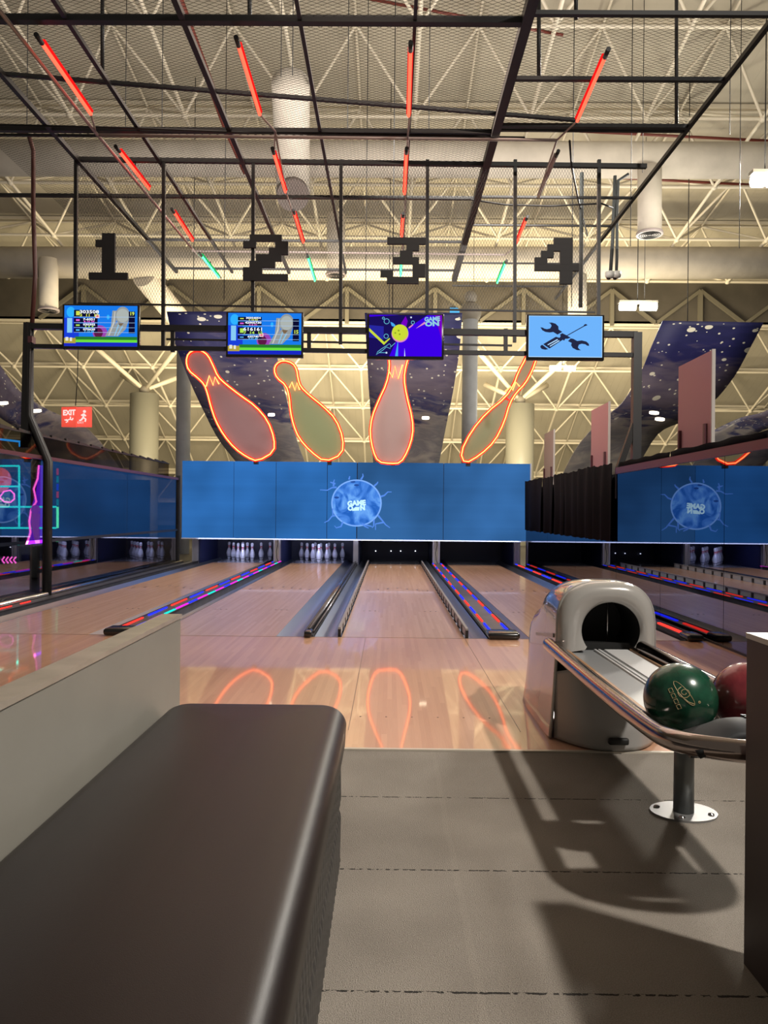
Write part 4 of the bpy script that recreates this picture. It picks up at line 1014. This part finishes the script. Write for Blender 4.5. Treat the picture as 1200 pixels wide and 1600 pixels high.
# thin suspension wires
random.seed(3)
wn_ = ['far left', 'left', 'left of centre', 'centre', 'right of centre', 'right', 'far right']
for i, (x, ya, yb) in enumerate(((42, -20, 200), (196, -20, 200), (253, -20, 205), (350, 60, 470), (439, -20, 120), (457, -20, 118), (543, 60, 200), (613, -20, 500), (670, -20, 210), (893, 0, 480), (1004, 20, 270), (1140, -20, 210), (1155, 200, 388), (985, 200, 385), (1007, 380, 470), (740, 330, 455), (571, 330, 480))):
    Y = 11+random.random()*3
    if ya < 0 and yb == 500: Y = 10.6
    if x == 740: Y = 20.9
    if x == 1007: Y = 20
    bt_ = P(x, yb, Y); o = MB().tube([Vector((bt_.x, Y, roofz(Y))), bt_], .007, 5).build('suspension_wire', m_black); recenter(o)
    tag(o, 'thin dark wire hanging from the roof, %s of the photo, wire %s' % (wn_[min(6, int(x/172))], 'one two three four five six seven eight nine ten eleven twelve thirteen fourteen fifteen sixteen seventeen'.split()[i]), 'wire', 'thin roof wires')
# loose black cables on the grid
for L, l in (([(890, 220), (893, 260), (905, 320), (918, 368)], 'hanging black cable loop right of the unlit tube'), ([(736, 312), (790, 320), (860, 322), (940, 318), (958, 325)], 'black cable sagging along the netting above number 4'), ([(0, 195), (200, 200), (400, 208), (820, 215)], 'bundle of black cables along the second cross bar')):
    o = MB().tube([G(x, y, ZG-.03) for x, y in L], .012, 6).build('cable', m_black); recenter(o); tag(o, l, 'cable')

# ============================================================= FOREGROUND
# half walls
lw = empty('partition_wall', (-.73, 1.3, 0), 'low greige partition wall behind the black bench', 'partition')
MB().box(-.762, -.704, -.6, 2.60, 0, .71).build('panel', m_wall, lw)
MB().box(-.766, -.700, -.6, 2.604, .71, .723).build('top_edge', m_walltop, lw)
rw = empty('partition_wall', (.90, .9, 0), 'dark low partition wall with pale top at the right edge, in front of the balls', 'partition')
m_rwall = mat('dark_laminate', (.05, .035, .032), .5)
o = MB().box(.862, .95, .2, 1.85, 0, .782).build('panel', m_rwall, rw)
MB().box(.860, .953, .2, 1.852, .782, .795).build('top_edge', mat('pale_edge', (.6, .56, .5), .4), rw)
# bench
bn = empty('bench', (-.42, 1.2, 0), 'long black leather bench with quilted side along the left partition', 'bench')
m_leather = mat('black_leather', (.008, .0045, .004), .38, spec=.27, bump=.05, bscale=600, noise=.2, nscale=3)
def cushion():
    a = MB(); rows = []
    x0, x1, y0, y1, z0_, z1_ = -.702, -.125, -.4, 2.47, .335, .464
    n = 40; r = .055
    def rr(off, z_):       # rounded rectangle loop inset by off
        pts = []; R_ = max(.09-off, .012)
        for cx_, cy_, a0 in ((x1-off-R_, y1-off-R_, 0), (x0+off+R_, y1-off-R_, 90), (x0+off+R_, y0+off+R_, 180), (x1-off-R_, y0+off+R_, 270)):
            for k in range(9):
                t_ = math.radians(a0+k*90/8); pts.append(Vector((cx_+R_*math.cos(t_), cy_+R_*math.sin(t_), z_)))
        return pts
    prof_ = [(.03, z0_), (.005, z0_+.015)]
    for k in range(1, 9):
        t_ = k/8*PI/2; prof_.append((r-r*math.cos(t_), z1_-r+r*math.sin(t_)-.004*(1-t_)))
    prof_ += [(.10, z1_+.003), (.18, z1_+.006), (.26, z1_+.008)]
    loops = [rr(o_, z_) for o_, z_ in prof_]
    L = len(loops[0]); v = [p for l in loops for p in l]; f = []
    for i in range(len(loops)-1):
        for k in range(L): k2 = (k+1) % L; f.append((i*L+k, i*L+k2, (i+1)*L+k2, (i+1)*L+k))
    f.append(tuple((len(loops)-1)*L+k for k in range(L))); f.append(tuple(range(L))[::-1])
    return a.add(v, f, True).build('seat_cushion', m_leather, bn)
cushion()
# quilted side: staggered pillow ribs in two bands
a = MB(); ny = 300; nz_ = 34; rows = []
y0, y1, z1_ = -.4, 2.36, .335
for j in range(nz_+1):
    row = []; z_ = z1_*j/nz_
    for i in range(ny+1):
        y = y0+(y1-y0)*i/ny
        ph = (y/.042 + 1.2*abs(z_/z1_-.5)*2) % 1.0
        bulge = .013*abs(math.sin(PI*ph))**.5
        edge = .006*min(1, abs(z_/z1_-.5)*16)
        row.append((-.158+bulge+edge, y, z_))
    rows.append(row)
qs = a.grid(rows).build('quilted_side', mat('quilted_vinyl', (.045, .043, .042), .35), bn)
MB().box(-.69, -.156, -.4, 2.362, 0, .33).build('base', m_black, bn)

# ============================================================= BALL RETURN
br_ = empty('ball_return', (1.0, 3.9, 0), 'pearl white ball return hood with chrome rails and round mouth, on the approach at right', 'ball return')
m_pearl = mat('pearl_shell', (.40, .385, .365), .16, .15, coat=.7); m_grey = mat('grey_shell', (.30, .29, .28), .3, coat=.3)
m_in = mat('inner_black', (.006, .006, .006), .6)
HX0, HX1 = .80, 1.272; hc = (HX0+HX1)/2; hw = (HX1-HX0)/2
HY = 3.62
def outline(w, zt_, zb, yy, ah=.26, e=3.0, flare=.0):
    """open arch: left side up, over the top, right side down"""
    ah = min(ah, zt_-zb-.02); pts = []
    for k in range(8):
        z_ = zb+(zt_-ah-zb)*k/8; pts.append(Vector((hc-w-flare*(1-k/8)**1.5, yy, z_)))
    for k in range(33):
        t_ = PI-PI*k/32; c_, s_ = math.cos(t_), math.sin(t_)
        pts.append(Vector((hc+w*math.copysign(abs(c_)**(2/e), c_), yy, zt_-ah+ah*abs(s_)**(2/e))))
    for k in range(7, -1, -1):
        z_ = zb+(zt_-ah-zb)*k/8; pts.append(Vector((hc+w+flare*(1-k/8)**1.5, yy, z_)))
    return pts
lip = [(HY-.012, hw*.82, .715, .425), (HY-.006, hw*.90, .735, .415), (HY+.02, hw*.97, .750, .41), (HY+.06, hw, .757, .405)]
rows = [outline(w_, zt_, zb, yy) for yy, w_, zt_, zb in lip]
a = MB().grid(rows)
hz = .528; hr = .140; front = rows[0]; n = len(front)
ring = []; ring2 = []
for k in range(n):
    t_ = PI*1.20-(PI*1.40)*k/(n-1)
    ring.append(Vector((hc+.012+hr*1.10*math.cos(t_), HY-.022, hz+hr*1.06*math.sin(t_))))
    ring2.append(Vector((hc+.012+hr*.98*math.cos(t_), HY+.0, hz+hr*.95*math.sin(t_))))
a.grid([front, ring, ring2])
a.build('hood', m_pearl, br_)
body = [(HY+.035, hw, .752, .012), (HY+.055, hw, .757, .012), (HY+.18, hw, .757, .0), (HY+.30, hw, .745, .0), (HY+.40, hw, .715, .0), (HY+.48, hw*1.0, .66, .0), (HY+.56, hw*1.0, .61, .0), (HY+.66, hw*1.0, .585, 0), (HY+.74, hw*.99, .54, 0), (HY+.80, hw*.97, .44, 0), (HY+.84, hw*.92, .27, 0), (HY+.855, hw*.7, .12, 0)]
o = MB().grid([outline(w_, zt_, zb, yy, ah=.26-.12*(yy-HY)/.85, flare=.03) for yy, w_, zt_, zb in body]).build('shell', m_pearl, br_); sd = o.modifiers.new('s', 'SOLIDIFY'); sd.thickness = .012
for s in (-1, 1):      # shallow styled crease panels on the flanks
    MB().prism([(hc+s*(hw+.001), HY+.08, .50), (hc+s*(hw+.001), HY+.5, .44), (hc+s*(hw+.001), HY+.5, .425), (hc+s*(hw+.001), HY+.08, .48)], (s*.006, 0, 0)).build('flank_trim', m_grey, br_)
tun = []
for d_ in (0, .15, .32):
    tun.append([Vector((p.x, p.y+d_, p.z)) for p in ring2])
tu = MB().grid(tun); tu.box(hc-.155, hc+.155, HY+.30, HY+.33, .36, .67); tu.build('tunnel', m_in, br_)
MB().tube([(hc+.03, HY+.12, .66), (hc+.03, HY+.12, .44)], .005, 6).build('mouth_rod', m_chrome, br_)
MB().box(hc-hw*.95, hc+hw*.95, HY+.07, HY+.11, .02, .46).build('core', m_in, br_)
# curved front apron with a scooped hollow
rows = []
for j in range(21):
    v_ = j/20; z_ = .012+v_*.36
    row = []
    for i in range(33):
        u = i/32*2-1
        depth = .20*(1-abs(u)**2.4)
        scoop = .10*math.exp(-((u-.1)/.6)**2)*max(0, (v_-.28)/.72)**1.1
        row.append(Vector((hc+u*(hw+.006), HY+.045-depth+scoop-.01*(1-v_), z_-.05*v_*abs(u)**3)))
    rows.append(row)
o = MB().grid(rows).build('front_apron', m_grey, br_); sd = o.modifiers.new('s', 'SOLIDIFY'); sd.thickness = .01
o = MB().box(hc-.045, hc+.045, HY-.192, HY-.165, .045, .075).build('toe_slot', m_in, br_); bevel(o, .008, 2)
# rails
m_rail = mat('bronze_chrome', (.36, .30, .28), .14, 1)
def rail(pts, r_=.027): return MB().tube(smooth3(pts), r_, 14).build('rail', m_rail, br_)
def smooth3(pts, it=3):
    pts = [Vector(p) for p in pts]
    for _ in range(it):
        q = [pts[0]]
        for a_, b_ in zip(pts[:-1], pts[1:]): q += [a_*.75+b_*.25, a_*.25+b_*.75]
        q.append(pts[-1]); pts = q
    return pts
rail([(.765, 3.66, .455), (.765, 2.9, .45), (.765, 2.22, .455), (.775, 2.06, .468), (.87, 1.975, .475), (.98, 1.945, .475), (1.10, 1.945, .475), (1.2, 2.0, .47), (1.215, 2.2, .455), (1.21, 2.9, .45), (1.19, 3.6, .455)], .030)
MB().tube([(1.175, 3.55, .425), (1.175, 2.95, .41)], .024, 10).build('black_handle', m_blackp, br_)
MB().tube([(1.19, 3.3, .44), (1.12, 3.25, .36), (1.05, 3.3, .33)], .012, 8).build('bracket', m_black, br_)
# track between the rails
m_track = mat('track_grey', (.36, .37, .38), .3, .3); m_trackw = mat('track_white', (.62, .62, .62), .35); m_wood2 = mat('track_wood', (.36, .20, .10), .45)
MB().add([(.85, 3.68, .425), (1.15, 3.68, .425), (1.15, 2.52, .43), (.85, 2.52, .43), (.85, 3.68, .40), (1.15, 3.68, .40), (1.15, 2.52, .405), (.85, 2.52, .405)], [(0,3,2,1),(4,5,6,7),(0,4,7,3),(1,2,6,5),(3,7,6,2)]).build('track', m_track, br_)
MB().box(.838, .850, 2.5, 3.66, .375, .437).build('side_strip', m_wood2, br_)
MB().box(1.150, 1.162, 2.5, 3.66, .375, .437).build('side_strip', m_wood2, br_)
for x in (.985, 1.005): MB().box(x-.004, x+.004, 2.53, 3.66, .42, .434).build('track_line', m_trackw, br_)
MB().box(1.03, 1.14, 2.53, 3.66, .422, .433).build('track_plate', m_trackw, br_)
for y in (2.62, 2.95, 3.4): MB().lathe([(.005, -.002), (.005, .002)], (.836, y, .41), 8, 'x').build('screw', m_black, br_)
MB().box(.86, 1.13, 2.18, 2.5, .388, .403).build('rack_tray', m_black, br_)
# moulded end cover with a vent
rows = []
for j in range(13):
    v_ = j/12
    row = []
    for i in range(25):
        u = i/24
        x = .80+u*.42; y = 1.965+v_*.17
        z_ = .50+.035*math.sin(PI*min(1, v_*.9+.1))*min(1, u*3.2)**.8
        row.append(Vector((x, y+.02*(1-u), z_-.035*(1-min(1, u*4)))))
    rows.append(row)
o = MB().grid(rows).build('end_cover', mat('graphite_plastic', (.022, .024, .027), .6, spec=.3), br_); sd = o.modifiers.new('s', 'SOLIDIFY'); sd.thickness = .02
a = MB()
for k in range(5): a.box(.955, 1.1, 2.005+k*.017, 2.013+k*.017, .530, .539)
a.build('vent', m_black, br_)
# support post
px_ = G(1068, 1270, 0); 
MB().lathe([(.036, .008), (.034, .34)], (px_.x, px_.y, 0), 24).build('support_post', mat('post_grey', (.14, .15, .15), .35, .4), br_)
m_plate = mat('plate_steel', (.28, .28, .28), .4, .5)
pl = MB().prism([(px_.x+.118*math.cos(t_), px_.y+.095*math.sin(t_), .0) for t_ in [2*PI*k/32 for k in range(32)]], (0, 0, .007)).build('base_plate', m_plate, br_)
for dx, dy in ((-.085, .035), (.05, .065), (-.03, -.065), (.085, -.035)):
    MB().lathe([(.011, .007), (.011, .011), (.005, .0115), (.005, .013)], (px_.x+dx, px_.y+dy, 0), 12).build('bolt', m_chrome, pl)
# balls
def ballmt(name, c1, c2):
    m = mat(name, c1, .22, coat=.25); nt = m.node_tree; b = nt.nodes['Principled BSDF']; tc = N(nt, 'TexCoord')
    nz = N(nt, 'TexNoise'); nz.inputs['Scale'].default_value = 14; nz.inputs['Detail'].default_value = 6; nz.inputs['Distortion'].default_value = 1; nt.links.new(tc.outputs['Object'], nz.inputs[0])
    nt.links.new(ramp(nt, nz.outputs[0], [(.35, c1), (.65, c2)]), b.inputs['Base Color']); return m
gb = empty('bowling_ball', (.898, 2.32, .40), 'dark green bowling ball with gold ring emblem, on the ball return rack', 'bowling ball', 'balls on the rack')
c = Vector((.898, 2.36, .512)); o = MB().sphere((0,0,0), .1085, 48, 32).build('ball', ballmt('green_ball', (.004, .036, .020), (.008, .068, .036))); o.location = c-gb.location; o.parent = gb
# emblem on the sphere, facing the viewer
dirv = (E-c).normalized()
# centre of the emblem as seen in the photo
def on_ball(ax, ay):      # offset in ball radii, as seen from the camera side
    rgt = dirv.cross(Vector((0,0,1))).normalized()*-1; upv = rgt.cross(dirv).normalized()*-1
    rgt = Vector((0,0,1)).cross(dirv).normalized(); upv = dirv.cross(rgt).normalized()
    d_ = rgt*ax+upv*ay+dirv*math.sqrt(max(0, 1-ax*ax-ay*ay)); return c+d_*.1088
m_gold = mat('gold_print', (.42, .33, .16), .4)
em = MB()
def e2(x, y): return on_ball((x-828)/160, -(y-615)/160)   # coordinates of the close-up
em.tube([e2(843+55*math.cos(t_)*.75+28*math.sin(t_)*.5, 590+32*math.cos(t_)+36*math.sin(t_)) for t_ in [2*PI*k/28 for k in range(28)]], .0009, 5, closed=True)
em.tube([e2(845+(6+1.5*k)*math.cos(k*.62), 588+(5+1.3*k)*math.sin(k*.62)) for k in range(18)], .0011, 5)
em.tube([e2(800, 555), e2(820, 590), e2(860, 625), e2(885, 632)], .0012, 5)
for k in range(4): em.tube([e2(778+k*11, 578+k*22), e2(792+k*11, 572+k*22), e2(800+k*11, 588+k*22), e2(786+k*11, 594+k*22)], .0011, 5, closed=True)
em.tube([e2(905+4*math.cos(t_), 622+4*math.sin(t_)) for t_ in [2*PI*k/10 for k in range(10)]], .0012, 5, closed=True)
em.build('gold_emblem', m_gold, gb)
rb = MB().sphere((0,0,0), .1085, 48, 32).build('bowling_ball', ballmt('red_ball', (.15, .018, .026), (.24, .032, .04))); rb.location = (1.118, 2.385, .512)
tag(rb, 'dark red bowling ball half hidden by the right partition', 'bowling ball', 'balls on the rack')
